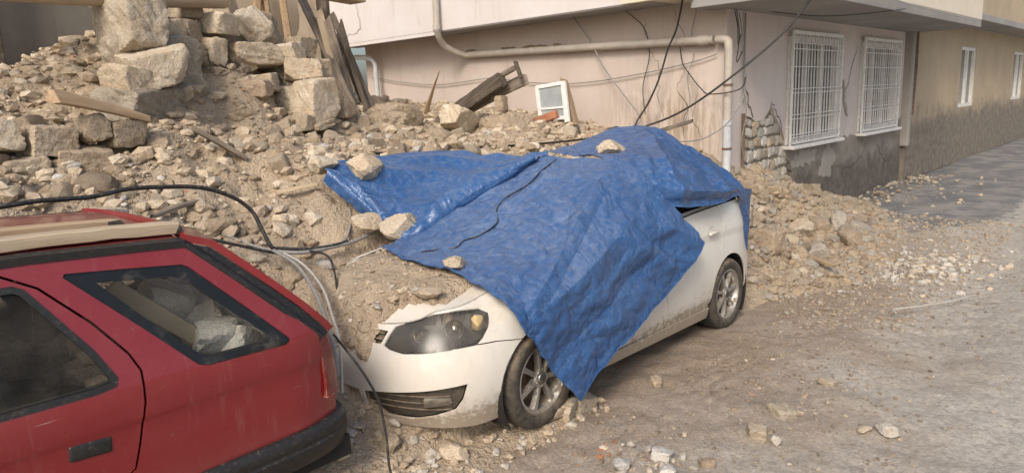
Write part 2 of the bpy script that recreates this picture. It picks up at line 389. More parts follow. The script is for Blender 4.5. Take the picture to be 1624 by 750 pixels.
# vehicles ---------------------------------------------------------
def m_paint(name, col, rough, dust, dustcol, mudz=None, coat=.6):
    t = NT(name); n = t.noise(2.2, 6, .65); n2 = t.noise(26, 5, .75); n3 = t.noise(120, 3, .7); up = t.normal_z()
    f = t.math('MULTIPLY', t.map(n, .30, .72, .15, 1), t.map(up, -.15, .85, dust*.45, min(1, dust*2.2)))
    f = t.math('MULTIPLY', f, t.map(n2, .25, .6, .6, 1)); c = t.mix(f, col, dustcol)
    g = None
    if mudz:
        z = t.sep(t.pos(), 'Z'); h = t.math('SUBTRACT', t.map(z, mudz[0], mudz[1], 1, 0), t.math('MULTIPLY', t.math('SUBTRACT', .62, n2), 2.4))
        g = t.map(h, .0, .45, 0, .85); c = t.mix(g, c, (.24, .185, .13)); film = t.map(z, mudz[0], mudz[1]+.30, .38, 0); c = t.mix(t.math('MULTIPLY', film, t.map(n, .3, .6, .6, 1)), c, dustcol)
    sp = t.map(n3, .68, .74, 0, .5); c = t.mix(sp, c, dustcol)
    mp = t.new('ShaderNodeMapping'); mp.inputs['Scale'].default_value = (5, 5, .7); t.l.new(t.co, mp.inputs[0]); dr = t.noise(3, 4, .7, mp.outputs[0]); c = t.mix(t.map(dr, .55, .78, 0, .22), c, dustcol)
    m2 = t.new('ShaderNodeMapping'); m2.inputs['Scale'].default_value = (1.2, 1, 55); m2.inputs['Rotation'].default_value = (0, .25, 0); t.l.new(t.co, m2.inputs[0]); sc_ = t.noise(1.5, 3, .8, m2.outputs[0]); c = t.mix(t.math('MULTIPLY', t.map(sc_, .70, .74, 0, .45), t.map(n, .5, .6)), c, (.55, .5, .45))
    rg = t.map(f, 0, .6, rough, .85)
    t.b.inputs['Coat Weight'].default_value = coat; t.b.inputs['Coat Roughness'].default_value = .12
    if mudz: rg = t.math('MAXIMUM', rg, g)
    t.l.new(t.map(f, 0, .5, coat, 0), t.b.inputs['Coat Weight'])
    t.bump([(n3, .04, .003)]); return t.out(c, rg, .5)
M['white_car'] = m_paint('white_paintwork', (.74, .72, .67), .3, .36, (.46, .38, .28), (.14, .47))
M['red_car'] = m_paint('red_paintwork', (.225, .009, .015), .28, .08, (.40, .24, .20), (.2, .36), .7)
M['black_plastic'] = simple('black_plastic', (.022, .022, .022), .45, var=.2, sc=34, dust=.22, dustcol=(.28, .22, .16), bump=.1, bsc=120)
M['black_gloss'] = simple('black_gloss', (.014, .015, .016), .15, var=.1, sc=6, dust=.25, dustcol=(.20, .18, .15))
M['cabin_dark'] = simple('cabin_dark', (.02, .019, .018), .9)
M['tyre'] = simple('tyre_rubber', (.035, .033, .03), .9, var=.2, sc=14, dust=.75, dustcol=(.25, .20, .145), bump=.3, bsc=60)
M['rim'] = simple('alloy', (.50, .49, .47), .38, .85, .12, 14, dust=.62, dustcol=(.34, .275, .20))
M['chrome'] = simple('reflector', (.62, .58, .50), .2, .95, .1, 10)
M['fog'] = simple('fog_lamp_glass', (.20, .18, .15), .3, .6, .2, 20, dust=.5)
M['amber'] = simple('amber_lens', (.60, .45, .24), .25, .0, .1)
M['tail_red'] = simple('tail_lens', (.20, .022, .018), .35, 0, .25, 18, dust=.5, dustcol=(.36, .27, .21))
def m_glass(name, tint, dust, dustcol=(.40, .35, .28), rough=.03, refl=.6):
    t = NT(name); out = t.n['Material Output']; t.n.remove(t.b)
    tr = t.new('ShaderNodeBsdfTransparent'); tr.inputs[0].default_value = (*tint, 1)
    gl = t.new('ShaderNodeBsdfGlossy'); gl.inputs['Roughness'].default_value = rough
    fr = t.new('ShaderNodeFresnel'); fr.inputs[0].default_value = 1.5
    mx = t.new('ShaderNodeMixShader'); t.l.new(t.math('MULTIPLY', fr.outputs[0], refl), mx.inputs[0]); t.l.new(tr.outputs[0], mx.inputs[1]); t.l.new(gl.outputs[0], mx.inputs[2])
    df = t.new('ShaderNodeBsdfDiffuse'); df.inputs[0].default_value = (*dustcol, 1)
    n = t.noise(7, 6, .65); m2 = t.new('ShaderNodeMixShader'); t.l.new(t.map(n, .3, .75, dust*.4, dust*1.5), m2.inputs[0]); t.l.new(mx.outputs[0], m2.inputs[1]); t.l.new(df.outputs[0], m2.inputs[2])
    t.l.new(m2.outputs[0], out.inputs['Surface']); return t.m
M['glass'] = m_glass('car_glass', (.90, .92, .90), .07, rough=.08, refl=.35)
M['lens'] = m_glass('lamp_lens', (.74, .73, .70), .10, rough=.22, refl=1.0)
def m_tarp(name, dust):
    t = NT(name); n0 = t.noise(1.1, 2, .6); n1 = t.noise(22, 4, .7); n2 = t.noise(70, 2, .7)
    w1 = t.noise(5.5, 2, .5, None, .6); w2 = t.noise(15, 2, .5, None, .5); r1 = t.math('ABSOLUTE', t.math('SUBTRACT', w1, .5)); r2 = t.math('ABSOLUTE', t.math('SUBTRACT', w2, .5))   # crease lines
    c = t.mix(t.map(n0, .35, .65), (.026, .088, .240), (.034, .104, .268)); c = t.mix(t.map(n1, .45, .75, 0, .35), c, (.045, .115, .26))
    wear = t.math('MAXIMUM', t.map(r1, 0, .014, .40, 0), t.map(r2, 0, .016, .28, 0)); c = t.mix(wear, c, (.13, .20, .33))
    d = t.math('MULTIPLY', t.map(n1, .60-dust, 1.0-dust*.5), t.math('MULTIPLY', t.map(n0, .35, .65, .55, 1), t.map(t.normal_z(), .1, .95, .10, 1)))
    c = t.mix(t.math('MULTIPLY', d, .45), c, (.25, .27, .31)); st = t.map(n2, .60, .75, 0, .45); c = t.mix(t.math('MULTIPLY', st, t.map(n0, .5, .62)), c, (.33, .28, .22))
    t.bump([(r1, .8, .05), (r2, .7, .018)])
    return t.out(c, t.map(d, 0, .6, .31, .7), .5)
M['tarp'] = m_tarp('blue_tarpaulin', .24)
M['tarp_dusty'] = m_tarp('dusty_blue_tarpaulin', .40)
# ---------------------------------------------------------------- white car frame of reference and hood shape (the earth lies on it)
CAR_LOC = (2.82, 3.39, 0.0336); CAR_ROT = (0, math.atan(.028), R(2.1))
CAR_M = Matrix.Translation(CAR_LOC) @ Euler(CAR_ROT).to_matrix().to_4x4(); CAR_I = CAR_M.inverted()
def cw(p): return CAR_M @ Vector(p)
WO = [(-.80, 0), (-.795, .15), (-.775, .32), (-.735, .47), (-.67, .60), (-.57, .71), (-.44, .785), (-.25, .825), (0, .838), (.5, .842), (1.2, .842), (2.0, .842), (2.35, .842), (2.65, .83), (2.85, .79), (3.0, .70), (3.09, .56), (3.14, .36), (3.165, .15), (3.17, 0)]
def outline(pts):
    a = np.array(pts, float); L = np.concatenate([[0], np.cumsum(np.hypot(*np.diff(a, axis=0).T))])
    def cr(t, k):
        i = np.clip(np.searchsorted(L, t, side='right')-1, 0, len(a)-2); i0 = np.clip(i-1, 0, len(a)-1); i3 = np.clip(i+2, 0, len(a)-1)
        P1 = a[i, k]; P2 = a[i+1, k]; P0 = a[i0, k]; P3 = a[i3, k]; sg = -1 if k == 1 else 1
        P0 = np.where(i == 0, sg*a[1, k], P0); P3 = np.where(i == len(a)-2, sg*a[-2, k], P3)
        h = L[i+1]-L[i]; hm = np.where(i > 0, L[i]-L[i0], L[1]); hp = np.where(i < len(a)-2, L[i3]-L[i+1], L[-1]-L[-2])
        m1 = (P2-P0)/(h+hm)*h; m2 = (P3-P1)/(h+hp)*h; s = (t-L[i])/h
        return (2*s**3-3*s**2+1)*P1+(s**3-2*s**2+s)*m1+(3*s**2-2*s**3)*P2+(s**3-s**2)*m2
    def f(t):
        t = np.clip(np.asarray(t, float), 0, L[-1]); return cr(t, 0), cr(t, 1)
    return f, L[-1]
WOf, WU = outline(WO)
w_fr = pchip([.10, .17, .25, .35, .45, .55, .65, .75, .85], [.085, .055, .02, .0, .004, .03, .085, .16, .25])
w_sd = pchip([.17, .22, .30, .34, .45, .60, .74, .80, .84, .92, 1.0, 1.12], [.06, .045, .025, .006, .0, .004, .016, .026, .018, .04, .065, .11])
w_rr = pchip([.17, .25, .35, .5, .6, .7, .8, .9, 1.0, 1.12], [.08, .03, .0, .0, .02, .05, .06, .08, .11, .17])
w_top = pchip([-.80, -.775, -.73, -.655, -.53, -.37, -.23, 0, .45, 1.0, 1.5, 2.0, 2.5, 3.0, 3.17], [.668, .682, .708, .756, .772, .79, .835, .872, .95, .97, 1.0, 1.03, 1.05, 1.06, 1.06])
def wshell(u, z):
    u = np.asarray(u, float); z = np.asarray(z, float); s = np.abs(u); x, y = WOf(s); e = 1e-3
    x1, y1 = WOf(s+e); x0, y0 = WOf(s-e); tx, ty = x1-x0, y1-y0; n = np.hypot(tx, ty)+1e-12; nx, ny = -ty/n, tx/n
    wf = 1-sstep(-.62, -.15, x); wr = sstep(2.6, 3.0, x)
    ins = w_fr(z)*wf+w_rr(z)*wr+w_sd(z)*(1-wf-wr); zt = w_top(x); sh = np.clip(1-(zt-z)/.11, 0, 1.5)
    ins = ins+.13*sh**2*sstep(-.6, -.25, x)*(1-sstep(.25, .75, x))
    X = x-nx*ins; Y = np.maximum(y-ny*ins, 0)
    return np.stack([X, -np.sign(u+1e-9)*Y, z+0*X], -1)
_us = np.linspace(0, WU, 600); _xs = WOf(_us)[0]
def u_of_x(x): return float(np.interp(x, _xs, _us))
_ed = wshell(_us, w_top(_xs)); _edx, _edy = _ed[:, 0], -_ed[:, 1]
def hood_half(x): return np.interp(x, _edx[:400], _edy[:400])
def hood_z(x, y):
    hh = np.maximum(hood_half(x), .05); q = np.clip(np.abs(y)/hh, 0, 1)
    ez = np.interp(x, _edx[:400], w_top(_xs)[:400])
    return ez+.032*(1-q**2.4)*sstep(-.80, -.35, x)-.035*sstep(-.30, .05, x)

# ---------------------------------------------------------------- blue tarpaulin (control nets in the car's own frame)
NET = {
 'A': [[[-0.148, 0.42, 0.945], [0.096, 0.45, 1.005], [0.422, 0.48, 1.104], [0.739, 0.4, 1.275], [1.11, 0.38, 1.434]], [[-0.265, -0.12, 0.909], [0.086, 0.03, 0.986], [0.405, 0.08, 1.116], [0.734, 0.08, 1.288], [1.132, 0.1, 1.469]], [[-0.292, -0.52, 0.887], [0.087, -0.36, 0.976], [0.429, -0.27, 1.112], [0.777, -0.22, 1.292], [1.205, -0.14, 1.48]], [[-0.328, -0.82, 0.789], [0.04, -0.7, 0.905], [0.406, -0.61, 1.054], [0.769, -0.54, 1.248], [1.241, -0.42, 1.458]], [[-0.253, -0.92, 0.64], [0.057, -0.89, 0.796], [0.411, -0.82, 0.97], [0.816, -0.74, 1.165], [1.297, -0.64, 1.373]], [[-0.076, -0.95, 0.407], [0.251, -0.94, 0.557], [0.594, -0.92, 0.733], [0.984, -0.88, 0.93], [1.452, -0.82, 1.142]], [[0.113, -0.99, 0.168], [0.456, -0.96, 0.297], [0.851, -0.94, 0.438], [1.312, -0.93, 0.621], [1.697, -0.95, 0.855]]],
 'B': [[[-0.062, 1.32, 1.453], [-0.053, 1.18, 1.389], [-0.044, 1.08, 1.347]], [[0.218, 1.25, 1.475], [0.101, 1.02, 1.323], [0.007, 0.86, 1.205]], [[0.514, 1.22, 1.517], [0.295, 0.9, 1.322], [0.053, 0.66, 1.098]], [[1.035, 1.12, 1.495], [0.724, 0.78, 1.315], [0.115, 0.42, 0.997]], [[1.319, 0.8, 1.455], [1.018, 0.5, 1.338], [0.493, 0.34, 1.17]], [[1.496, 0.32, 1.502], [1.33, 0.2, 1.474], [1.033, 0.06, 1.458]]],
 'C': [[[1.545, 0.36, 1.494], [1.439, 0.08, 1.476], [1.308, -0.28, 1.441], [1.284, -0.46, 1.403]], [[2.18, 0.4, 1.559], [1.822, 0.05, 1.49], [1.345, -0.5, 1.414], [1.28, -0.66, 1.322]], [[2.561, 0.12, 1.619], [2.202, -0.15, 1.516], [1.475, -0.68, 1.321], [1.435, -0.79, 1.123]], [[2.656, -0.08, 1.555], [2.344, -0.33, 1.444], [1.78, -0.73, 1.274], [1.749, -0.82, 1.081]], [[2.707, -0.33, 1.419], [2.528, -0.5, 1.332], [2.209, -0.74, 1.198], [2.159, -0.82, 1.058]], [[3.078, -0.45, 1.252], [2.866, -0.58, 1.201], [2.629, -0.72, 1.148], [2.54, -0.79, 1.077]], [[3.258, -0.6, 1.095], [3.108, -0.66, 1.083], [2.991, -0.7, 1.058], [2.755, -0.76, 1.02]]],
 'D': [[[2.735, -0.7, 1.105], [2.828, -0.68, 0.863], [2.949, -0.66, 0.607]], [[3.042, -0.63, 1.105], [3.132, -0.62, 0.837], [3.107, -0.62, 0.555]], [[3.319, -0.58, 1.076], [3.356, -0.57, 0.835], [3.264, -0.58, 0.586]]],
}

def net_eval(net, I, J):
    P = np.array(net, float); ni, nj = P.shape[:2]
    def ext(P, ax):
        a = np.take(P, [0], ax)*2-np.take(P, [1], ax); b = np.take(P, [-1], ax)*2-np.take(P, [-2], ax); return np.concatenate([a, P, b], ax)
    Q = ext(ext(P, 0), 1)
    def basis(t): return np.stack([-.5*t+t*t-.5*t**3, 1-2.5*t*t+1.5*t**3, .5*t+2*t*t-1.5*t**3, -.5*t*t+.5*t**3], -1)
    i = np.clip(np.floor(I).astype(int), 0, ni-2); j = np.clip(np.floor(J).astype(int), 0, nj-2); bi = basis(I-i); bj = basis(J-j); out = 0
    for a in range(4):
        for b in range(4): out = out+(bi[..., a]*bj[..., b])[..., None]*Q[i+a, j+b]
    return out

for j_ in range(3): NET['B'][0][j_][2] += .05; NET['B'][0][j_][0] -= .03; NET['B'][1][j_][2] += .02
for i_ in range(3): NET['D'][i_][2][2] -= .13; NET['D'][i_][1][2] -= .05
for i_ in (1, 2):
    for j_ in (0, 1, 2): NET['A'][i_][j_][2] += .015
NET['A'][3][1][2] += .035; NET['A'][3][1][1] -= .025; NET['A'][3][2][2] += .02; NET['A'][4][1][1] -= .02; NET['A'][4][2][1] -= .02
def tarp_floor():
    """lowest height of the cloth over a 4 cm world grid: the earth stays beneath it"""
    x0, y0, n = 1.5, 2.0, 130; g = np.full((n, n), 9.0)
    for k, nt in NET.items():
        P = np.array(nt); I, J = np.meshgrid(np.linspace(0, P.shape[0]-1, 220), np.linspace(0, P.shape[1]-1, 160), indexing='ij'); S = net_eval(nt, I, J).reshape(-1, 3)
        Mx = np.array(CAR_M); Wd = S @ Mx[:3, :3].T+Mx[:3, 3]; a = np.clip(((Wd[:, 0]-x0)/.04).astype(int), 0, n-1); b = np.clip(((Wd[:, 1]-y0)/.04).astype(int), 0, n-1)
        np.minimum.at(g, (a, b), Wd[:, 2])
    d = g.copy()
    for dx in (-1, 0, 1):
        for dy in (-1, 0, 1): d = np.minimum(d, np.roll(np.roll(g, dx, 0), dy, 1)+.01*(abs(dx)+abs(dy)))
    return x0, y0, n, d
TF = tarp_floor()
def under_tarp(x, y, h):
    x0, y0, n, d = TF; a = np.floor((x-x0)/.04).astype(int); b = np.floor((y-y0)/.04).astype(int); ok = (a >= 0) & (b >= 0) & (a < n) & (b < n)
    f = np.where(ok, d[np.clip(a, 0, n-1), np.clip(b, 0, n-1)], 9.0); return np.minimum(h, f-.03)
# ---------------------------------------------------------------- rubble mound heights
CTRL = [(-6,0,0),(-3,0,0),(0,0,0),(2,0,0),(5,0,0),(8,0,0),(12,0,0),(2,1.5,0),(4,1.5,0),(6,1.5,0),(8,1.2,0),(10,1.5,0),(13,2,0),(16,3.2,0),(18,4,0),
 (3,2.3,0),(4.5,2.3,0),(5.5,2.3,0),(12,3,0),(9.8,2.3,0),(-3,2.4,0),(0,2.4,0),(1,2.45,0),(-6,2.4,0),(1.5,2.55,.0),(1.75,2.7,.06),
 (2.85,2.62,.06),(3.15,2.7,.06),(2.5,2.6,.05),(4.2,2.85,0),(5.2,2.9,0),(5.7,2.75,.03),(3.6,3.3,0),(5.2,3.5,.1),
 (2.5,4.25,.95),(3.3,4.45,1.10),(4.2,4.5,1.12),(5.2,4.55,1.15),(2.8,4.75,1.36),(3.5,4.8,1.37),(4.3,4.85,1.36),(5.2,4.85,1.34),(6.0,4.6,1.15),(6.2,4.0,.85),(6.25,3.4,.50),(6.3,3.0,.22),(6.2,2.6,0),
 (1.95,3.75,.56),(1.93,3.45,.42),(1.9,3.15,.24),(1.95,2.85,.10),(2.25,2.72,.10),(1.95,4.2,.85),(1,3.3,0),(0,3.3,0),(-1,3.3,0),(-2,3.3,0),(-3,3.4,.1),(1,4.0,.5),(0,4.0,.5),(-1.5,4.0,.5),
 (1.5,4.6,1.10),(.5,4.6,1.18),(-1,4.6,1.2),(-2.5,4.6,1.1),(-4,4.6,.9),(-6,4.6,.7),
 (1.4,5.0,1.34),(1.91,4.9,1.27),(2.5,4.9,1.19),(1.59,5.5,1.63),(2.15,5.4,1.58),(2.86,5.3,1.52),(1.97,5.8,1.87),(2.68,6.2,1.98),(3.56,6.6,2.02),(3.57,6.2,1.74),(4.54,6.8,1.69),(5.91,8.2,1.89),(5.8,7.0,1.64),(4.7,5.6,1.50),(6.45,6.3,1.62),(5.51,5.4,1.42),(7.2,6.0,1.50),(7.34,5.2,1.40),(.92,5.2,1.50),(1.09,5.8,1.82),(5.08,8.0,1.88),(3.85,5.8,1.54),(2.49,4.7,1.19),(2.2,6.2,2.08),(3.35,6.8,2.58),(3.75,6.55,2.18),(2.85,6.6,2.48),(3.1,6.35,2.16),(2.6,6.25,2.14),(2.75,7.0,2.72),(3.3,7.3,2.85),(1.6,6.3,1.95),
 (8.1,4.6,1.12),(8.1,6,1.5),(8.1,8,1.7),(8.1,11,1.9),(6.5,11,2.0),(4,9,2.2),(1,8,2.2),(-2,7,2.1),(-3,5.6,1.6),(-6,7,1.5),(0,6.6,2.0),
 (7.83,3.6,.56),(8.49,3.5,.47),(6.85,3.0,.27),(7.94,2.75,.12),(8.51,2.9,.20),(10.1,4.1,.52),(10.0,3.6,.26),(8.2,4.15,.95),(9.2,4.15,.78),(11.2,4.1,.28),(12.3,4.1,.08),(6.9,2.4,.02),(7.5,2.05,0),(9,2.55,.03),(10.8,3.1,.03)]
_C = np.array(CTRL, float)
def _phi(r2): return np.sqrt(r2+.06)
_A = _phi(((_C[:, None, :2]-_C[None, :, :2])**2).sum(-1)); _n = len(_C)
_K = np.zeros((_n+1, _n+1)); _K[:_n, :_n] = _A; _K[:_n, _n] = 1; _K[_n, :_n] = 1
_w = np.linalg.solve(_K, np.append(_C[:, 2], 0))
def rbf(x, y):
    x = np.asarray(x, float); y = np.asarray(y, float); out = np.full(x.shape, _w[-1])
    for i in range(_n): out = out+_w[i]*_phi((x-_C[i, 0])**2+(y-_C[i, 1])**2)
    return out
def mound_h(x, y, detail=True):
    x = np.asarray(x, float); y = np.asarray(y, float); b = rbf(x, y); m = sstep(.03, .35, b)
    h = b
    if detail:
        rid = 1-np.abs(fbm(x*1.9+3, y*1.9, 3, 11))*2
        h = h+m*(.12*fbm(x*1.6, y*1.6, 4, 3)+.05*(rid-.6)+.075*fbm(x*6, y*6, 3, 5)+.05*np.abs(fbm(x*13, y*13, 3, 8))+.014*fbm(x*34, y*34, 2, 9))
    h = h-.05*(1-sstep(.0, .10, b))
    # the layer of earth lying on the bonnet of the white car
    I = CAR_I; lx = I[0][0]*x+I[0][1]*y+I[0][3]; ly = I[1][0]*x+I[1][1]*y+I[1][3]   # tilt is small
    lx = lx+.0; hz = hood_z(lx, ly)+CAR_LOC[2]-.028*lx
    n = fbm(x*5, y*5, 4, 21); edge = (ly+.57)-.38*np.clip(-lx-.45, 0, 1)+.12*n
    th = np.clip(edge*.30, -.06, .06)+.02*n*sstep(0, .1, edge)+.012*np.abs(fbm(x*22, y*22, 3, 23))*sstep(0, .05, edge)
    lay = hz+np.where(edge > 0, th, np.minimum(th, -.02))
    nx_ = np.interp(np.abs(ly), [p[1] for p in WO[:8]], [p[0] for p in WO[:8]]); hl_ = .14*sstep(.24, .33, -ly)*(1-sstep(-.34, -.26, lx)); wq = sstep(nx_+.055+hl_, nx_+.12+hl_, lx)*(1-sstep(.45, .75, lx))*sstep(-.60, -.54, ly)*(1-sstep(.50, .66, ly))
    h = h*(1-wq)+lay*wq
    fr_ = (1-sstep(nx_+.0, nx_+.05, lx))*sstep(-1.0, -.9, lx)*(1-sstep(-.15, .35, ly))*sstep(-1.0, -.9, ly); h = h*(1-fr_)+np.minimum(h, .12+.42*sstep(-.45, .30, ly)+.05*n)*fr_
    # nothing of the earth sticks out through the flank of either car
    wl = sstep(-.86, -.80, lx)*(1-sstep(3.10, 3.2, lx))*(1-sstep(-.60, -.54, ly))*sstep(-.95, -.88, ly)
    h = np.where(wl > 0, h*(1-wl)+np.minimum(h, .05)*wl, h)
    inside = sstep(.65, .80, lx)*(1-sstep(3.05, 3.2, lx))*(1-sstep(.70, .80, ly))*sstep(-.95, -.88, ly)
    h = h*(1-inside)+np.minimum(h, .30)*inside
    red = (1-sstep(1.58, 1.70, x))*sstep(-2.6, -2.5, x)*sstep(2.66, 2.72, y)*(1-sstep(4.1, 4.3, y))
    h = h*(1-red)+np.minimum(h, .15+.0*y)*red
    return under_tarp(x, y, h)
def axis(lo, hi, step, far, grow=1.35):
    a = list(np.arange(lo, hi+1e-6, step)); s = step
    while a[-1] < far: s *= grow; a.append(a[-1]+s)
    s = step; b = [a[0]]
    while b[-1] > -far: s *= grow; b.append(b[-1]-s)
    return np.array(b[:0:-1]+a)
def grid_faces(nx, ny):
    i, j = np.meshgrid(np.arange(nx-1), np.arange(ny-1), indexing='ij'); a = (i*ny+j).ravel()
    return np.stack([a, a+ny, a+ny+1, a+1], 1)
def fast_mesh(name, co, faces, mat, smooth=True):
    me = bpy.data.meshes.new(name); n = len(co); f = len(faces); k = faces.shape[1]
    me.vertices.add(n); me.vertices.foreach_set('co', np.ascontiguousarray(co, np.float32).ravel())
    me.loops.add(f*k); me.loops.foreach_set('vertex_index', np.ascontiguousarray(faces, np.int32).ravel())
    me.polygons.add(f); me.polygons.foreach_set('loop_start', np.arange(0, f*k, k, dtype=np.int32))
    me.update(calc_edges=True); me.polygons.foreach_set('use_smooth', [smooth]*f); me.materials.append(mat); me.update()
    o = bpy.data.objects.new(name, me); COL.objects.link(o); return o

def street_h(x, y):
    sl = sstep(.4, 1.9, y)*sstep(12, 8, x)*1.0 if False else sstep(.2, 1.8, y)*(1-sstep(8, 11, x)); h = .04*fbm(x*.45, y*.45, 3, 31)+.026*fbm(x*1.8, y*1.8, 4, 33)+(.008+.012*sl)*fbm(x*7, y*7, 3, 35)+(.003+.008*sl)*np.abs(fbm(x*22, y*22, 3, 36))
    rut = np.exp(-((y-.9-.05*x)/.28)**2)+np.exp(-((y+.75-.05*x)/.28)**2); h = h-.03*rut*sstep(-4, 0, x)
    for cx, cy, an, ln, wd, per, amp in ((4.25, 2.18, .22, .55, .17, .10, .016), (3.15, 2.12, .35, .40, .16, .10, .014), (5.6, 2.1, .2, .5, .14, .10, .010)):
        c, s = math.cos(an), math.sin(an); a = (x-cx)*c+(y-cy)*s; b = -(x-cx)*s+(y-cy)*c
        h = h+amp*np.sin(2*math.pi*(b+.35*a+.03*fbm(x*5, y*5, 2, 37))/per)*np.exp(-(a/ln)**4-(b/wd)**4)*sstep(.3, .6, vnoise(x*4, y*4, 39))
    return h*np.exp(-(np.maximum(np.hypot(x-5, y-1)-14, 0)/8)**2)-.004
gx = axis(-.2, 9.6, .028, 420, 1.18); gy = axis(-1.0, 3.4, .028, 420, 1.18)
GX, GY = np.meshgrid(gx, gy, indexing='ij'); GZ = street_h(GX, GY)
co = np.stack([GX.ravel(), GY.ravel(), GZ.ravel()], 1)
ground = fast_mesh('ground', co, grid_faces(len(gx), len(gy)), M['ground']); tag(ground, kind='structure')
def pt_attr(o, name, val):
    a = o.data.attributes.new(name, 'FLOAT', 'POINT'); a.data.foreach_set('value', np.ascontiguousarray(val, np.float32).ravel())
nz = fbm(GX*1.3, GY*1.3, 4, 41)
soil = sstep(-1.0, 1.1, GY-1.55+.9*nz-.06*(GX-3))*(1-sstep(9, 11, GX)); soil = np.where(GX < 1.5, np.maximum(soil, sstep(1.2, 2.4, GY+.5*nz)), soil)
asp = sstep(8.6, 10.8, GX+1.1*(GY-2.9)+.8*nz)*sstep(1.2, 2.3, GY+.35*nz-.02*(GX-9))
pt_attr(ground, 'soil', soil); pt_attr(ground, 'asphalt', asp)

mx_ = np.arange(-6, 12.6, .04); my_ = np.arange(2.35, 12.2, .04)
MX, MY = np.meshgrid(mx_, my_, indexing='ij'); MZ = mound_h(MX, MY)
mco = np.stack([MX.ravel(), MY.ravel(), MZ.ravel()], 1)
mf = grid_faces(len(mx_), len(my_)); keep = (mco[mf, 2].max(1) > -.035); mf = mf[keep]
us, inv = np.unique(mf, return_inverse=True)
mound = fast_mesh('rubble_mound', mco[us], inv.reshape(-1, 4), M['mound']); tag(mound, kind='structure')
def surf(x, y):
    """height of the earth or street under a point"""
    return float(max(mound_h(np.array([x]), np.array([y]))[0], street_h(np.array([x]), np.array([y]))[0]))

# ---------------------------------------------------------------- stones
_ico = {}
def ico(sub):
    if sub not in _ico:
        bm = bmesh.new(); bmesh.ops.create_icosphere(bm, subdivisions=sub, radius=1); bm.verts.ensure_lookup_table()
        _ico[sub] = (np.array([v.co[:] for v in bm.verts]), np.array([[v.index for v in f.verts] for f in bm.faces])); bm.free()
    return _ico[sub]
def stone_shape(sub, seed, size=(1, 1, 1), blocky=0.0, rough=.05, nplanes=13):
    """polytope cut by random planes, with a little noise: an angular broken stone fitting in `size`"""
    g = np.random.default_rng(seed); d, f = ico(sub)
    n = g.standard_normal((nplanes, 3)); n /= np.linalg.norm(n, axis=1)[:, None]; dist = g.uniform(.62, 1.0, nplanes)
    if blocky > 0:
        ax = np.concatenate([np.eye(3), -np.eye(3)])+g.normal(0, .10*(1.2-blocky), (6, 3)); ax /= np.linalg.norm(ax, axis=1)[:, None]
        n = np.concatenate([ax, n[:int(nplanes*(1-blocky))]]); dist = np.concatenate([g.uniform(.62, .70, 6), g.uniform(.82, 1.02, len(n)-6)])
    q = d @ n.T; r = np.where(q > .05, dist[None]/np.maximum(q, .05), 9).min(1); r = np.minimum(r, 1.15)
    s = seed % 97
    nn = fbm(d[:, 0]*2.1+d[:, 2]*1.3+s, d[:, 1]*2.1-d[:, 2]*.9+s, 3, s)+.5*fbm(d[:, 0]*6+d[:, 2]*4+s, d[:, 1]*6-d[:, 2]*5, 2, s+1)
    p = d*(r*(1+rough*nn))[:, None]
    p /= np.abs(p).max(0)[None]; return p*np.array(size)[None]*.5, f
def stone_obj(name, size, seed, mat, loc, rot=(0, 0, 0), blocky=0., sub=3, rough=.06, parent=None, ang=38):
    v, f = stone_shape(sub, seed, size, blocky, rough); o = mesh_obj(name, v, f, M[mat], parent, ang); o.location = loc; o.rotation_euler = rot; return o
PROTO = []
for k in range(16):
    v, f = stone_shape(3 if k < 10 else 2, 300+k, (1, rng.uniform(.65, .95), rng.uniform(.5, .8)), .25 if k % 3 == 0 else 0, .07)
    me = bpy.data.meshes.new('stone'); me.from_pydata(v.tolist(), [], f.tolist()); me.polygons.foreach_set('use_smooth', [True]*len(f)); me.set_sharp_from_angle(angle=R(36)); PROTO.append(me)
PM = {}
def proto(k, mat):
    if (k, mat) not in PM: me = PROTO[k].copy(); me.materials.append(M[mat]); PM[(k, mat)] = me
    return PM[(k, mat)]
def blocked(x, y, pad=0.0):
    l = CAR_I @ Vector((x, y, .5))
    if -.95-pad < l.x < 3.3+pad and -1.02-pad < l.y < (1.0 if l.x > -.12 else .68)+pad: return True
    if -.22 < l.x < 1.75 and 0 < l.y < 1.44: return True
    if -2.6-pad < x < 1.75+pad and 2.6-pad < y < 4.42+pad: return True
    if x > 8.0 and y > 4.05: return True
    return False
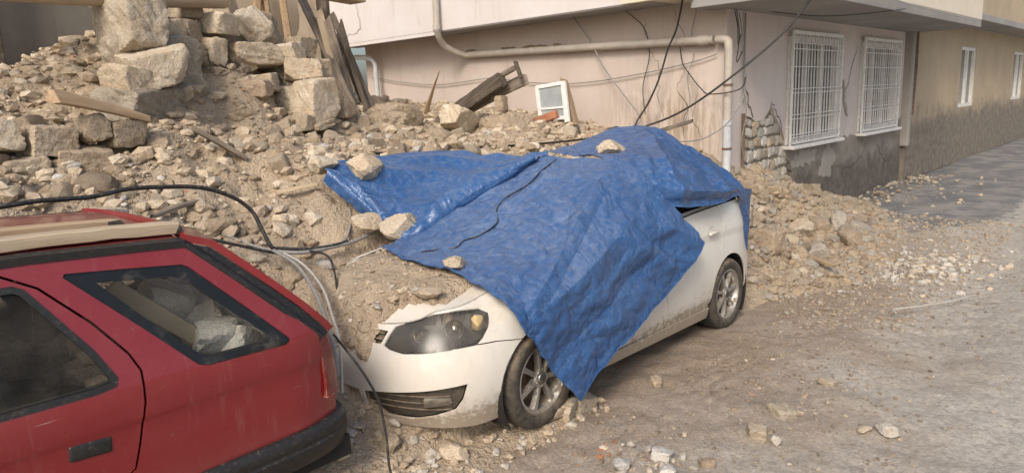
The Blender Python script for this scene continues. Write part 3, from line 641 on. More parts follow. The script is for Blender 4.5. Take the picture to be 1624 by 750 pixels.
# ---------------------------------------------------------------- loose stones: the large ones one by one, the small ones as stuff
SPOTS = []        # (x, y, size) of the individually built stones
def scatter_big():
    g = np.random.default_rng(21); n = 0
    zones = [ # name, x range, y range, count, size lo, hi, power, label, group
      ((0.0, 4.6), (4.45, 6.6), 150, .07, .27, 'loose tan stone in the rubble slope behind the red car', 'stones on the slope behind the red car'),
      ((3.4, 8.0), (4.75, 8.6), 60, .08, .30, 'loose tan stone on the rubble between the tarpaulin and the pink wall', 'stones between the tarpaulin and the pink wall'),
      ((6.1, 10.4), (2.35, 4.1), 78, .07, .28, 'brownish stone in the rubble heap beyond the white car\'s tail', 'stones in the heap beyond the white car')]
    for (xa, xb), (ya, yb), cnt, lo, hi, lab, grp in zones:
        k = 0; tries = 0
        while k < cnt and tries < 6000:
            tries += 1; x = g.uniform(xa, xb); y = g.uniform(ya, yb)
            if blocked(x, y, .06) or mound_h(np.array([x]), np.array([y]), False)[0] < .05: continue
            s = lo+(hi-lo)*g.random()**2.6
            if any((x-a)**2+(y-b)**2 < (.42*(s+c))**2 for a, b, c in SPOTS): continue
            SPOTS.append((x, y, s)); z = surf(x, y)
            mat = g.choice(['stone', 'stone', 'stone_pale', 'stone_brown', 'stone'] if xa < 6 else ['stone_brown', 'stone_grey', 'stone_brown', 'stone', 'stone_pale'])
            o = bpy.data.objects.new('rubble_stone', proto(int(g.integers(0, 10)), mat)); COL.objects.link(o)
            o.location = (x, y, z+s*.04); o.scale = (s*g.uniform(.85, 1.3), s*g.uniform(.8, 1.1), s*g.uniform(.75, 1.1)); o.rotation_euler = (g.uniform(-.5, .5), g.uniform(-.5, .5), g.uniform(0, 6.28))
            
            cl = {'stone': 'tan', 'stone_pale': 'pale', 'stone_brown': 'brown', 'stone_grey': 'greyish'}[mat]; sz = 'small' if s < .10 else 'mid-sized' if s < .16 else 'large'
            if xa < 1: where = 'behind the red car, '+('far left' if x < 1.3 else 'middle' if x < 2.4 else 'right')+(' near its roof' if y < 5.2 else ' by the ruined wall')
            elif xa < 5: where = ('left of' if x < 5.6 else 'right of')+' the leaning beam, '+('close behind the tarpaulin' if y < 5.6 else 'up on the ridge')
            else: where = 'beyond the white car, '+('low' if y < 2.9 else 'half way up' if y < 3.5 else 'high')+' in the heap'+(' near the tail' if x < 7.6 else ' near the alley')
            tag(o, f'{sz} {cl} stone {where}', 'stone', grp); k += 1
scatter_big()
def scatter_small(name, n, region, size, mats, sub, seed, dens=None, kind='stuff', z_sink=.25, pw=2.2):
    """many little stones joined into one object of stuff"""
    g = np.random.default_rng(seed); (xa, xb), (ya, yb) = region
    X = g.uniform(xa, xb, n*3); Y = g.uniform(ya, yb, n*3)
    if dens is not None:
        p = dens(X, Y); k = g.random(n*3) < p; X, Y = X[k], Y[k]
    X, Y = X[:n], Y[:n]; n = len(X); H = np.maximum(mound_h(X, Y), street_h(X, Y))
    shapes = [stone_shape(sub, seed*31+i, (1, .8, .62), 0, .05)[0] for i in range(8)]; f = ico(sub)[1]
    S = size[0]+(size[1]-size[0])*g.random(n)**pw; A = g.uniform(0, 6.28, n); T = g.normal(0, .45, n); idx = g.integers(0, 8, n)
    B = np.stack(shapes)[idx]*S[:, None, None]*g.uniform(.75, 1.25, (n, 1, 3))
    ca, sa, ct, st_ = np.cos(A), np.sin(A), np.cos(T), np.sin(T)
    y1 = B[..., 1]*ct[:, None]-B[..., 2]*st_[:, None]; z1 = B[..., 1]*st_[:, None]+B[..., 2]*ct[:, None]
    x2 = B[..., 0]*ca[:, None]-y1*sa[:, None]; y2 = B[..., 0]*sa[:, None]+y1*ca[:, None]
    co = np.stack([x2+X[:, None], y2+Y[:, None], z1+(H+S*z_sink*.5)[:, None]], -1)
    nv = co.shape[1]; F = (f[None]+(np.arange(n)*nv)[:, None, None]).reshape(-1, 3)
    o = fast_mesh(name, co.reshape(-1, 3), F, M[mats[0]], smooth=False)
    for m in mats[1:]: o.data.materials.append(M[m])
    if len(mats) > 1: o.data.polygons.foreach_set('material_index', np.repeat(g.integers(0, len(mats), n), len(f)).astype(np.int32))
    return o
vblk = np.vectorize(blocked)
def d_mound(X, Y):
    b = rbf(X, Y); k = (b > .02).astype(float)*(.35+.65*vnoise(X*1.4, Y*1.4, 51)); k[vblk(X, Y)] = 0; return k
def d_hood(X, Y):
    return ((rbf(X, Y) > -9) & True)*.8
def d_street(X, Y):
    n = fbm(X*.9, Y*.9, 3, 53); return np.clip(.10+.9*sstep(.5, 2.5, Y+.6*n)*.6+.35*sstep(.15, .5, n), 0, 1)*(~vblk(X, Y))
def d_toe(X, Y):
    return np.exp(-((rbf(X, Y)-.02)/.10)**2)*(~vblk(X, Y))
tag(scatter_small('rubble_pieces', 8500, ((-1.5, 8.1), (4.4, 9.0)), (.03, .18), ['stone', 'stone_pale', 'stone_brown', 'stone'], 1, 61, d_mound, pw=3.4, z_sink=.05), 'small broken stones mixed into the tan rubble slope', 'rubble', kind='stuff')
tag(scatter_small('rubble_crumbs', 7000, ((-1.0, 8.1), (4.4, 8.0)), (.010, .035), ['stone_pale', 'stone', 'stone_brown'], 1, 62, d_mound), 'fine crumbs of stone and mortar on the rubble slope', 'rubble', kind='stuff')
tag(scatter_small('heap_pieces', 2900, ((6.0, 11.6), (2.0, 4.1)), (.03, .17), ['stone_brown', 'stone_grey', 'stone'], 1, 63, d_mound, pw=2.6, z_sink=.05), 'small brown and grey stones in the heap beside the pink building', 'rubble', kind='stuff')
tag(scatter_small('toe_gravel', 2600, ((5.8, 11.5), (1.5, 4.0)), (.015, .06), ['stone_grey', 'stone', 'stone_brown'], 1, 64, d_toe), 'gravel spread along the foot of the brown rubble heap', 'rubble', kind='stuff')
tag(scatter_small('street_gravel', 4800, ((1.6, 11), (-.8, 3.0)), (.006, .034), ['stone_grey', 'stone', 'stone_pale', 'stone_brown'], 1, 65, d_street, pw=4.5), 'scattered gravel and crumbs on the dirt street', 'gravel', kind='stuff')
def d_bonnet(X, Y):
    out = np.zeros(len(X))
    for i, (x, y) in enumerate(zip(X, Y)):
        l = CAR_I @ Vector((x, y, .8)); out[i] = 1 if (-.72 < l.x < .3 and -.30 < l.y < .6) else 0
    return out
tag(scatter_small('bonnet_crumbs', 420, ((2.0, 3.2), (2.9, 4.1)), (.008, .045), ['stone', 'stone_brown', 'stone_pale'], 1, 66, d_bonnet, pw=2.5), 'clods and small stones in the earth on the white bonnet', 'rubble', kind='stuff')
def d_gap(X, Y): return ((X > 1.70) & (X < 2.35) | (X > 2.2) & (Y < 2.75))*.9
tag(scatter_small('gap_stones', 420, ((1.55, 3.4), (2.45, 3.3)), (.012, .085), ['stone_brown', 'stone', 'stone_grey'], 1, 67, d_gap, pw=2.2), 'stones and clods on the ground before the white bumper', 'rubble', kind='stuff')
def blob(cx, cy, sx, sy): return lambda X, Y: np.exp(-((X-cx)/sx)**2-((Y-cy)/sy)**2)
tag(scatter_small('white_rubble', 900, ((6.9, 10.0), (1.2, 3.0)), (.015, .09), ['stone_white', 'stone_grey', 'stone_grey', 'stone_pale'], 1, 68, lambda X, Y: np.exp(-((X-8.25)/.85)**2-((Y-1.95+.18*(X-8.2))/.42)**2), pw=1.8), 'whitish plaster rubble spread at the foot of the brown heap', 'rubble', kind='stuff')
tag(scatter_small('plaster_crumbs', 240, ((2.3, 3.5), (1.4, 2.4)), (.015, .07), ['stone_white', 'stone_pale', 'stone_grey'], 1, 69, blob(2.92, 1.86, .17, .16), pw=1.6), 'pale plaster lumps at the bottom edge of the street', 'rubble', kind='stuff')
tag(scatter_small('brick_crumbs', 160, ((2.5, 3.2), (1.9, 2.5)), (.008, .032), ['brick'], 1, 70, blob(2.86, 2.16, .10, .05), pw=1.5), 'small spill of orange brick crumbs on the dirt', 'rubble', kind='stuff')
tag(scatter_small('grey_chips', 170, ((3.6, 4.8), (1.1, 2.0)), (.008, .05), ['stone_grey', 'stone_pale', 'stone_brown'], 1, 71, blob(4.1, 1.56, .28, .10), pw=2.0), 'patch of grey stone chips in the middle of the street', 'rubble', kind='stuff')
tag(scatter_small('orange_chips', 90, ((3.8, 4.6), (1.6, 2.2)), (.006, .02), ['brick', 'stone_brown'], 1, 72, blob(4.18, 1.87, .16, .06), pw=1.6), 'faint scatter of reddish chips on the dirt street', 'rubble', kind='stuff')
tag(scatter_small('plaster_flakes', 260, ((5.2, 7.4), (1.2, 2.6)), (.006, .03), ['stone_white', 'stone_pale'], 1, 73, blob(6.2, 2.05, .45, .22), pw=1.6), 'white plaster flakes on the street beyond the rear wheel', 'rubble', kind='stuff')

tag(scatter_small('soil_clods', 3600, ((1.6, 8.5), (.2, 3.0)), (.006, .040), ['soil', 'soil', 'stone_brown'], 1, 75, lambda X, Y: sstep(.5, 2.4, Y+.5*fbm(X*1.2, Y*1.2, 3, 76))*(.3+.7*vnoise(X*2.5, Y*2.5, 77))*(~vblk(X, Y)), pw=2.6), 'crumbled soil clods on the churned dirt beside the white car', 'soil', kind='stuff')

tag(scatter_small('earth_lumps', 4200, ((-1.0, 11.0), (2.3, 7.6)), (.04, .21), ['earth_lump'], 2, 78, d_mound, pw=3.0, z_sink=-.15), 'lumps of pale earth crumbling through the rubble slope', 'earth', kind='stuff')
def shards():
    o = scatter_small('plaster_shards', 420, ((-.5, 8.0), (2.5, 7.2)), (.05, .16), ['stone_pale', 'stone_white', 'stone'], 1, 79, d_mound, pw=2.2, z_sink=.3)
    return o
tag(shards(), 'flat broken pieces of plaster strewn over the rubble', 'rubble', kind='stuff')
tag(scatter_small('brick_pieces', 46, ((.5, 9.5), (2.6, 7.0)), (.03, .09), ['brick'], 1, 80, d_mound, pw=1.6), 'scattered fragments of red brick in the rubble', 'rubble', kind='stuff')
# ---------------------------------------------------------------- the pink building
def panel(root, name, pts, tris, fn, mat, solid=0, flip=False, smooth=None):
    v = fn(pts[:, 0], pts[:, 1]); f = tris[:, ::-1] if flip else tris
    o = mesh_obj(name, v, f, mat, root, smooth)
    if solid: mod_solid(o, solid)
    return o
def jag(poly, amp, step, seed, closed=True):
    g = np.random.default_rng(seed); out = []; n = len(poly); m = n if closed else n-1
    for i in range(m):
        a = np.array(poly[i], float); b = np.array(poly[(i+1) % n], float); k = max(1, int(np.linalg.norm(b-a)/step))
        for j in range(k): out.append(tuple(a+(b-a)*j/k+(g.normal(0, amp, 2) if j else 0)))
    if not closed: out.append(tuple(poly[-1]))
    return out
def ribbon(root, name, pts, w, mat):
    """thin dark crack: a raised sliver following a 3-D polyline on a wall; pts (p, normal)"""
    P = [Vector(p) for p in pts]; v = []; f = []; n = len(P)
    return P
def build_pink():
    root = empty('pink_building', (8.15, 4.18, 0), label='pink plastered house with barred windows and overhanging upper floor', cat='house')
    ox, oy = 8.15, 4.18
    W = [(9.95, 11.80), (12.88, 14.83)]; zb, zt = 1.12, 2.62
    loss = jag([(8.60, .3), (10.25, .3), (10.2, .72), (9.98, .92), (9.96, 1.03), (9.86, 1.30), (9.72, 1.44), (9.58, 1.55), (9.44, 1.74), (9.36, 1.60), (9.22, 1.52), (9.08, 1.50), (8.86, 1.56), (8.66, 1.58), (8.63, 1.2)], .018, .07, 5)
    pl = jag([(9.97, 1.06), (10.6, 1.05), (11.3, 1.09), (12.0, 1.06), (12.7, 1.10), (13.4, 1.04), (14.2, 1.07), (14.9, 1.08), (15.1, 1.22), (15.38, 1.30)], .022, .08, 6, False)
    pl = [(9.97, .0)]+pl+[(15.4, 1.3), (15.4, 0)]; pl = [(a, b) for a, b in pl]
    p1 = jag([(10.15, .82), (10.6, .74), (11.0, .80), (11.1, .98), (10.8, 1.0), (10.3, .98)], .03, .08, 8); p2 = jag([(11.2, .55), (11.7, .50), (11.9, .78), (11.6, 1.0), (11.35, .95)], .03, .08, 9)
    p3 = jag([(10.0, .35), (10.5, .3), (10.9, .5), (10.6, .66), (10.1, .62)], .03, .08, 10); p4 = jag([(12.2, .25), (12.9, .2), (13.1, .42), (12.6, .6)], .03, .08, 11); p5 = jag([(13.9, .75), (14.5, .7), (14.6, .98), (14.1, 1.0)], .03, .08, 13); p6 = jag([(14.6, .2), (15.2, .25), (15.25, .7), (14.9, .6)], .03, .08, 14)
    p7 = jag([(12.10, 2.0), (12.18, 1.78), (12.36, 1.42), (12.24, 1.50), (12.12, 1.70)], .02, .05, 16); p1 = jag(p1, .02, .04, 17); p2 = jag(p2, .02, .04, 18)
    reg = [('void', [(a, zb), (b, zb), (b, zt), (a, zt)]) for a, b in W]+[('loss', loss), *[('patch%d' % i, q) for i, q in enumerate((p1, p2, p7))], ('plinth', pl)]
    out = cdt_regions([(8.153, 0), (15.4, 0), (15.4, 2.868), (8.153, 2.868)], reg, .3, .08)
    F = lambda d: (lambda a, b: np.stack([a-ox, np.full_like(a, d), b], -1))
    panel(root, 'side_wall', *out['body'], F(0), M['pink_pale'], .26)
    panel(root, 'cement_plinth', *out['plinth'], F(-.014), M['plinth'], .27)
    for i in range(3):
        if 'patch%d' % i in out: panel(root, 'filler_patch', *out['patch%d' % i], F(-.024), M['patch'], .05)
    panel(root, 'bare_mortar', *out['loss'], F(.045), M['mortar'], .2)
    # bared rubble masonry where the plaster fell off: one stone after another
    g = np.random.default_rng(12); z = .40; row = 0
    while z < 1.72:
        hgt = g.uniform(.12, .165); x = 8.60+(row % 2)*.07
        while x < 10.25:
            w = g.uniform(.09, .22); cx, cz = x+w/2, z+hgt/2
            cz += g.normal(0, .012)
            if inpoly(np.array([cx]), np.array([cz]), loss)[0]:
                v, f = stone_shape(2, int(g.integers(1e5)), (w*.96, .10, hgt*g.uniform(.8, 1.12)), .62, .16)
                o = mesh_obj('masonry_stone', v, f, M[['stone_white', 'mortar', 'stone_pale', 'stone_white'][int(g.integers(4))]], root, 16); o.location = (cx-ox, .050, cz); o.rotation_euler = (0, g.normal(0, .14), 0)
            x += w
        z += hgt; row += 1
    # left facade
    fac = cdt_regions([(4.183, 0), (11.6, 0), (11.6, 3.2), (4.183, 3.2)], [], .15)
    fo = panel(root, 'facade_wall', *fac['body'], lambda a, b: np.stack([np.zeros_like(a), a-oy, b], -1), M['pink'], .26, True)
    fp = fac['body'][0]; pt_attr(fo, 'damp', np.exp(-((fp[:, 0]-4.95)/.75)**2-((fp[:, 1]-1.5)/.5)**2))
    MB().box((.3, (11.95+4.85)/2-oy, 4.51), (1.7, 7.1, 3.0)).build('upper_storey', M['upper'], root)
    MB().box((-.24, (11.93+4.87)/2-oy, 3.0), (.6, 7.04, .012)).build('soffit', M['soffit'], root)  # plaster underside; its shade is put into the grey colour
    # small downstand nib of the upper floor edge
    MB().box((-.515, (11.95+8.9)/2-oy, 2.985), (.07, 3.05, .06)).build('drip_edge', M['upper'], root)
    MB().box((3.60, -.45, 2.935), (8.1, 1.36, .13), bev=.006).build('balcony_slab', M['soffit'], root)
    MB().box((3.62, -1.085, 3.55), (8.06, .10, 1.1), bev=.006).build('balcony_parapet', M['cream'], root)
    MB().box((3.3, .62, 4.45), (7.9, .9, 2.9)).build('upper_side_wall', M['cream'], root)
    # windows with bar grilles
    bar_v = MB().box((0, 0, 0), (.014, .014, 1.0)); bar_h = MB().box((0, 0, 0), (1.0, .012, .012))
    mv = mh = None
    for a, b in W:
        fr = MB(); t = .075
        for x in (a+t/2, b-t/2): fr.box((x-ox, .02, (zb+zt)/2), (t, .11, zt-zb), bev=.006)
        fr.box(((a+b)/2-ox, .02, zt-t/2), (b-a-2*t, .105, t), bev=.006); fr.box(((a+b)/2-ox, .02, zb+t/2), (b-a-2*t, .105, t), bev=.006)
        fr.box((a+(b-a)*.36-ox, .035, (zb+zt)/2), (.06, .06, zt-zb-2*t), bev=.004); fr.box((a+(b-a)*.68-ox, .035, (zb+zt)/2), (.06, .06, zt-zb-2*t), bev=.004)
        w = fr.build('window', M['white_paint'], root)
        MB().box(((a+b)/2-ox, -.05, zb-.035), (b-a+.12, .22, .05), bev=.008).build('sill', M['white_paint'], w)
        for k, (p, q) in enumerate(((0.0, .36), (.36, .68), (.68, 1.0))):
            MB().box((a+(b-a)*(p+q)/2-ox, .06, (zb+zt)/2), ((b-a)*(q-p)-.05, .008, zt-zb-.1)).build('pane', M['pane'], w)
        cv = MB(); n = 40; cvv = []; x0, x1 = a+.1, a+(b-a)*.34
        for i in range(n+1):
            xx = x0+(x1-x0)*i/n; yy = .12+.015*math.sin(i*1.7); cvv += [(xx-ox, yy, zb+.06), (xx-ox, yy, zt-.06)]
        cv.add(cvv, [(2*i, 2*i+2, 2*i+3, 2*i+1) for i in range(n)]).build('curtain', M['curtain'], w)
        gy = -.075
        gf = MB()
        for x in (a-.01, b+.01): gf.box((x-ox, gy, (zb+zt)/2+.02), (.035, .03, zt-zb+.06), bev=.004)
        gf.box(((a+b)/2-ox, gy, zt+.045), (b-a+.05, .03, .05), bev=.004); gf.box(((a+b)/2-ox, gy, zb+.02), (b-a+.05, .03, .03), bev=.004)
        for x in (a-.01, b+.01):
            for z in (zb+.25, (zb+zt)/2, zt-.25): gf.box((x-ox, -.03, z), (.02, .10, .02))
        gf.build('grille_frame', M['white_paint'], w)
        def bar(me, loc, sc):
            o = bpy.data.objects.new('grille_bar', me); COL.objects.link(o); o.parent = w; o.location = loc; o.scale = sc
        if mv is None:
            mv = bpy.data.meshes.new('grille_bar'); mv.from_pydata(bar_v.v, [], bar_v.f); mv.materials.append(M['white_paint'])
            mh = bpy.data.meshes.new('grille_bar'); mh.from_pydata(bar_h.v, [], bar_h.f); mh.materials.append(M['white_paint'])
        nb = 17
        for i in range(1, nb): bar(mv, (a+(b-a)*i/nb-ox, gy, (zb+zt)/2+.02), (1, 1, zt-zb))
        for z in (.10, .14, .36, .42, .72, .78, 1.08, 1.32, 1.40): bar(mh, ((a+b)/2-ox, gy-.014, zb+z), (b-a, 1, 1))
    # rain pipes
    el = catmull([(7.5, 8.72, 6.0), (7.5, 8.72, 3.3), (7.5, 8.73, 3.02), (7.72, 8.80, 2.78), (8.03, 8.70, 2.65), (8.06, 8.4, 2.635), (8.06, 6.5, 2.585), (8.06, 4.30, 2.52)], 8)
    P = lambda q: tuple(Vector(q)-Vector((ox, oy, 0)))
    MB().tube([P(q) for q in el], .052, 14).build('rain_pipe', M['pvc'], root, 60)
    MB().tube([P(q) for q in ((7.5, 8.727, 3.09), (7.5, 8.727, 3.02))], .062, 14).build('pipe_collar', M['pvc'], root, 60)
    MB().tube([P(q) for q in ((8.06, 4.50, 2.525), (8.06, 4.36, 2.521))], .062, 14).build('pipe_collar', M['pvc'], root, 60)
    dp = catmull([(8.06, 4.26, 2.52), (8.055, 4.13, 2.50), (8.05, 4.10, 2.40), (8.05, 4.10, 2.0), (8.05, 4.10, 1.52)], 6)
    MB().tube([P(q) for q in dp], .050, 14).build('downpipe', M['pvc'], root, 60)
    MB().tube([P(q) for q in ((8.05, 4.10, 1.56), (8.05, 4.10, 1.50))], .062, 14).build('pipe_collar', M['pvc_grey'], root, 60)
    MB().tube([P(q) for q in ((8.05, 4.10, 1.53), (8.05, 4.10, .5))], .052, 14).build('lower_downpipe', M['pvc_grey'], root, 60)
    for z in (1.98, 1.22): MB().lathe([(.055, -.012), (.06, -.012), (.06, .012), (.055, .012)], 20, closed=True).add([], []).build('pipe_bracket', M['metal_rust'], root, 40).matrix_local = Matrix.Translation(P((8.05, 4.10, z))) @ Euler((R(90), 0, 0)).to_matrix().to_4x4()
    MB().tube([P(q) for q in ((8.585, 4.155, 2.84), (8.585, 4.155, 1.75))], .012, 8).build('conduit', M['cable_grey'], root, 60)
    MB().tube([P(q) for q in ((8.585, 4.15, 1.62), (8.59, 4.15, .6))], .022, 8).build('conduit', M['metal_rust'], root, 60)
    gp = catmull([(7.95, 11.65, 2.80), (7.95, 11.25, 2.76), (7.97, 11.08, 2.66), (7.97, 11.06, 2.4), (7.97, 11.06, 1.6)], 6)
    MB().tube([P(q) for q in gp], .045, 12).build('rain_pipe', M['pvc_grey'], root, 60)
    g = np.random.default_rng(4); db = MB()
    for i in range(46):
        y = g.choice([g.uniform(6.7, 7.9), g.uniform(8.5, 8.68), g.uniform(6.9, 7.3)]); s = g.uniform(.02, .07); v, f = stone_shape(1, int(i+900), (s*1.4, s, s*.7), 0)
        db.add([Vector(q)+Vector((8.07+g.normal(0, .02)-ox, y-oy, 2.59+(y-6.6)*.026+.048+s*.2)) for q in v], f)
    tag(db.build('pipe_debris', M['stone_brown'], root), kind='stuff')
    # cracks in the plaster: thin slivers standing 2 mm proud
    def crack(pts, axis, off, w, seed):
        q = jag(pts, .018, .05, seed, False); n = len(q); gg = np.random.default_rng(seed); wid = [w*(.35+.65*math.sin(math.pi*(i+.3)/(n+.6)))*gg.uniform(.5, 1.3) for i in range(n)]
        v = []; f = []
        for i, (a, b) in enumerate(q):
            a2, b2 = q[min(i+1, n-1)]; a1, b1 = q[max(i-1, 0)]; d = math.hypot(a2-a1, b2-b1)+1e-9; nx, ny = -(b2-b1)/d, (a2-a1)/d
            for s in (-1, 1):
                aa, bb = a+s*nx*wid[i]/2, b+s*ny*wid[i]/2
                v.append((aa-ox, off, bb) if axis == 'y' else (off, aa-oy, bb))
        f = [(2*i, 2*i+2, 2*i+3, 2*i+1) for i in range(n-1)]
        mesh_obj('crack', v, f, M['crack'], root)
    crack([(12.72, 2.55), (12.5, 2.25), (12.36, 1.95), (12.22, 1.8), (12.15, 1.62)], 'y', -.003, .022, 1); crack([(12.1, 2.02), (12.15, 1.75), (12.3, 1.45)], 'y', -.003, .03, 2)
    crack([(8.62, 1.98), (8.75, 1.85), (8.80, 1.68), (8.92, 1.55)], 'y', -.003, .035, 3); crack([(9.44, 1.74), (9.6, 1.62), (9.8, 1.4), (9.9, 1.2)], 'y', -.004, .02, 4)
    crack([(11.9, .65), (12.6, .55), (13.2, .72), (13.3, .95)], 'y', -.017, .03, 5); crack([(13.9, .9), (14.3, .55), (14.8, .45)], 'y', -.017, .03, 6); crack([(14.95, 1.9), (15.1, 1.5), (15.05, 1.2)], 'y', -.003, .04, 7)
    crack([(10.95, 4.2), (10.98, 3.6), (10.9, 3.22), (11.3, 3.15), (11.6, 3.12)], 'x', -.555, .010, 8); crack([(5.35, 2.9), (5.3, 2.5), (5.1, 2.2), (5.15, 1.9), (5.05, 1.6)], 'x', -.003, .007, 9)
    crack([(4.75, 2.2), (4.85, 1.95), (4.7, 1.75), (4.78, 1.5), (4.72, 1.25)], 'x', -.003, .010, 10); crack([(4.55, 1.9), (4.62, 1.6), (4.5, 1.35)], 'x', -.003, .008, 11); crack([(4.9, 2.95), (4.8, 2.7), (4.72, 2.55)], 'x', -.003, .009, 12)
build_pink()

def build_yellow():
    root = empty('ochre_building', (15.4, 4.1, 0), label='ochre plastered house with dark stained base at the far end of the street', cat='house')
    ox, oy = 15.4, 4.10
    out = cdt_regions([(15.44, 0), (44, 0), (44, 6.5), (15.44, 6.5)], [('void', [(19.5, 1.3), (21, 1.3), (21, 2.7), (19.5, 2.7)]), ('void', [(26, 1.3), (27.6, 1.3), (27.6, 2.7), (26, 2.7)])], .7, .3)
    F = lambda d: (lambda a, b: np.stack([a-ox, np.full_like(a, d), b], -1))
    panel(root, 'wall', *out['body'], F(0), M['yellow'], .3)
    MB().box((14, -.25, 3.2), (28, .9, .14), bev=.01).build('floor_slab', M['soffit'], root)
    for a, b in ((19.5, 21), (26, 27.6)):
        fr = MB()
        for x in (a+.04, (a+b)/2, b-.04): fr.box((x-ox, .06, 2.0), (.08, .08, 1.4))
        for z in (1.34, 2.66): fr.box(((a+b)/2-ox, .06, z), (b-a-.2, .075, .08))
        w = fr.build('window', M['white_paint'], root); MB().box(((a+b)/2-ox, .09, 2.0), (b-a, .01, 1.4)).build('pane', M['pane'], w)
    MB().tube([(.14, -.05, 3.1), (.16, -.06, 2.2), (.10, -.05, 1.3)], .05, 8).build('broken_pipe', M['metal_rust'], root, 60)
    MB().box((.02, .05, 2.0), (.16, .25, 2.6), bev=.03).build('broken_edge', M['patch'], root)
build_yellow()

# ---------------------------------------------------------------- ruins of the collapsed stone house
def build_ruin():
    root = empty('collapsed_house', (2.7, 8.4, 2.0), label='standing remains of the collapsed stone house with dark open room', cat='ruin')
    o = (2.7, 8.4, 2.0)
    L = lambda p: tuple(Vector(p)-Vector(o))
    MB().box(L((-1.7, 8.45, 2.4)), (8.8, .3, 4.6)).build('room_shade_wall', M['room_shade'], root)  # stands for the dim room behind; the shade is in its colour
    out = cdt_regions(jag([(2.72, .5), (4.75, .5), (4.78, 2.6), (4.95, 2.9), (5.0, 4.1), (2.72, 4.4)], .03, .15, 3), [], .3)
    p = panel(root, 'plaster_wall', *out['body'], lambda a, b: np.stack([a-o[0], np.full_like(a, .06), b-o[2]], -1), M['ruin_plaster'], .3)
    for x, wd, mt in ((1.32, .10, 'wood_dark'), (1.62, .06, 'wood_dark')):
        MB().box(L((x, 8.1, 2.5)), (wd, .1, 3.0), bev=.01).build('door_post', M[mt], root)
    for x0, x1, z0, z1, w in ((4.15, 4.35, 1.9, 3.6, .12), (4.42, 4.40, 1.9, 3.6, .09), (4.7, 4.62, 1.9, 3.5, .10)):
        MB().tube([L((x0, 8.2, z0)), L((x1, 8.25, z1))], [w/2, w/2*.9], 6).build('wall_post', M['wood_tan'], root)
    MB().box(L((6.4, 12.25, 2.0)), (3.6, .2, 4.2)).build('rear_wall', M['ruin_plaster'], root)
    MB().tube([L(q) for q in catmull([(-2.5, 6.7, 2.90), (0.0, 6.5, 2.86), (1.8, 6.35, 2.84), (2.4, 6.35, 2.86), (3.05, 6.45, 2.90)], 4)], .085, 9).build('lintel_log', M['wood_pale'], root, 50)
    MB().box(L((.6, 6.9, 2.93)), (4.4, .22, .05), (0, .02, .02), .006).build('roof_board', M['wood_pale'], root)
    MB().box(L((4.1, 7.6, 3.30)), (2.6, .3, .16), (0, .05, .1), .02).build('roof_board', M['wood_pale'], root)
build_ruin()
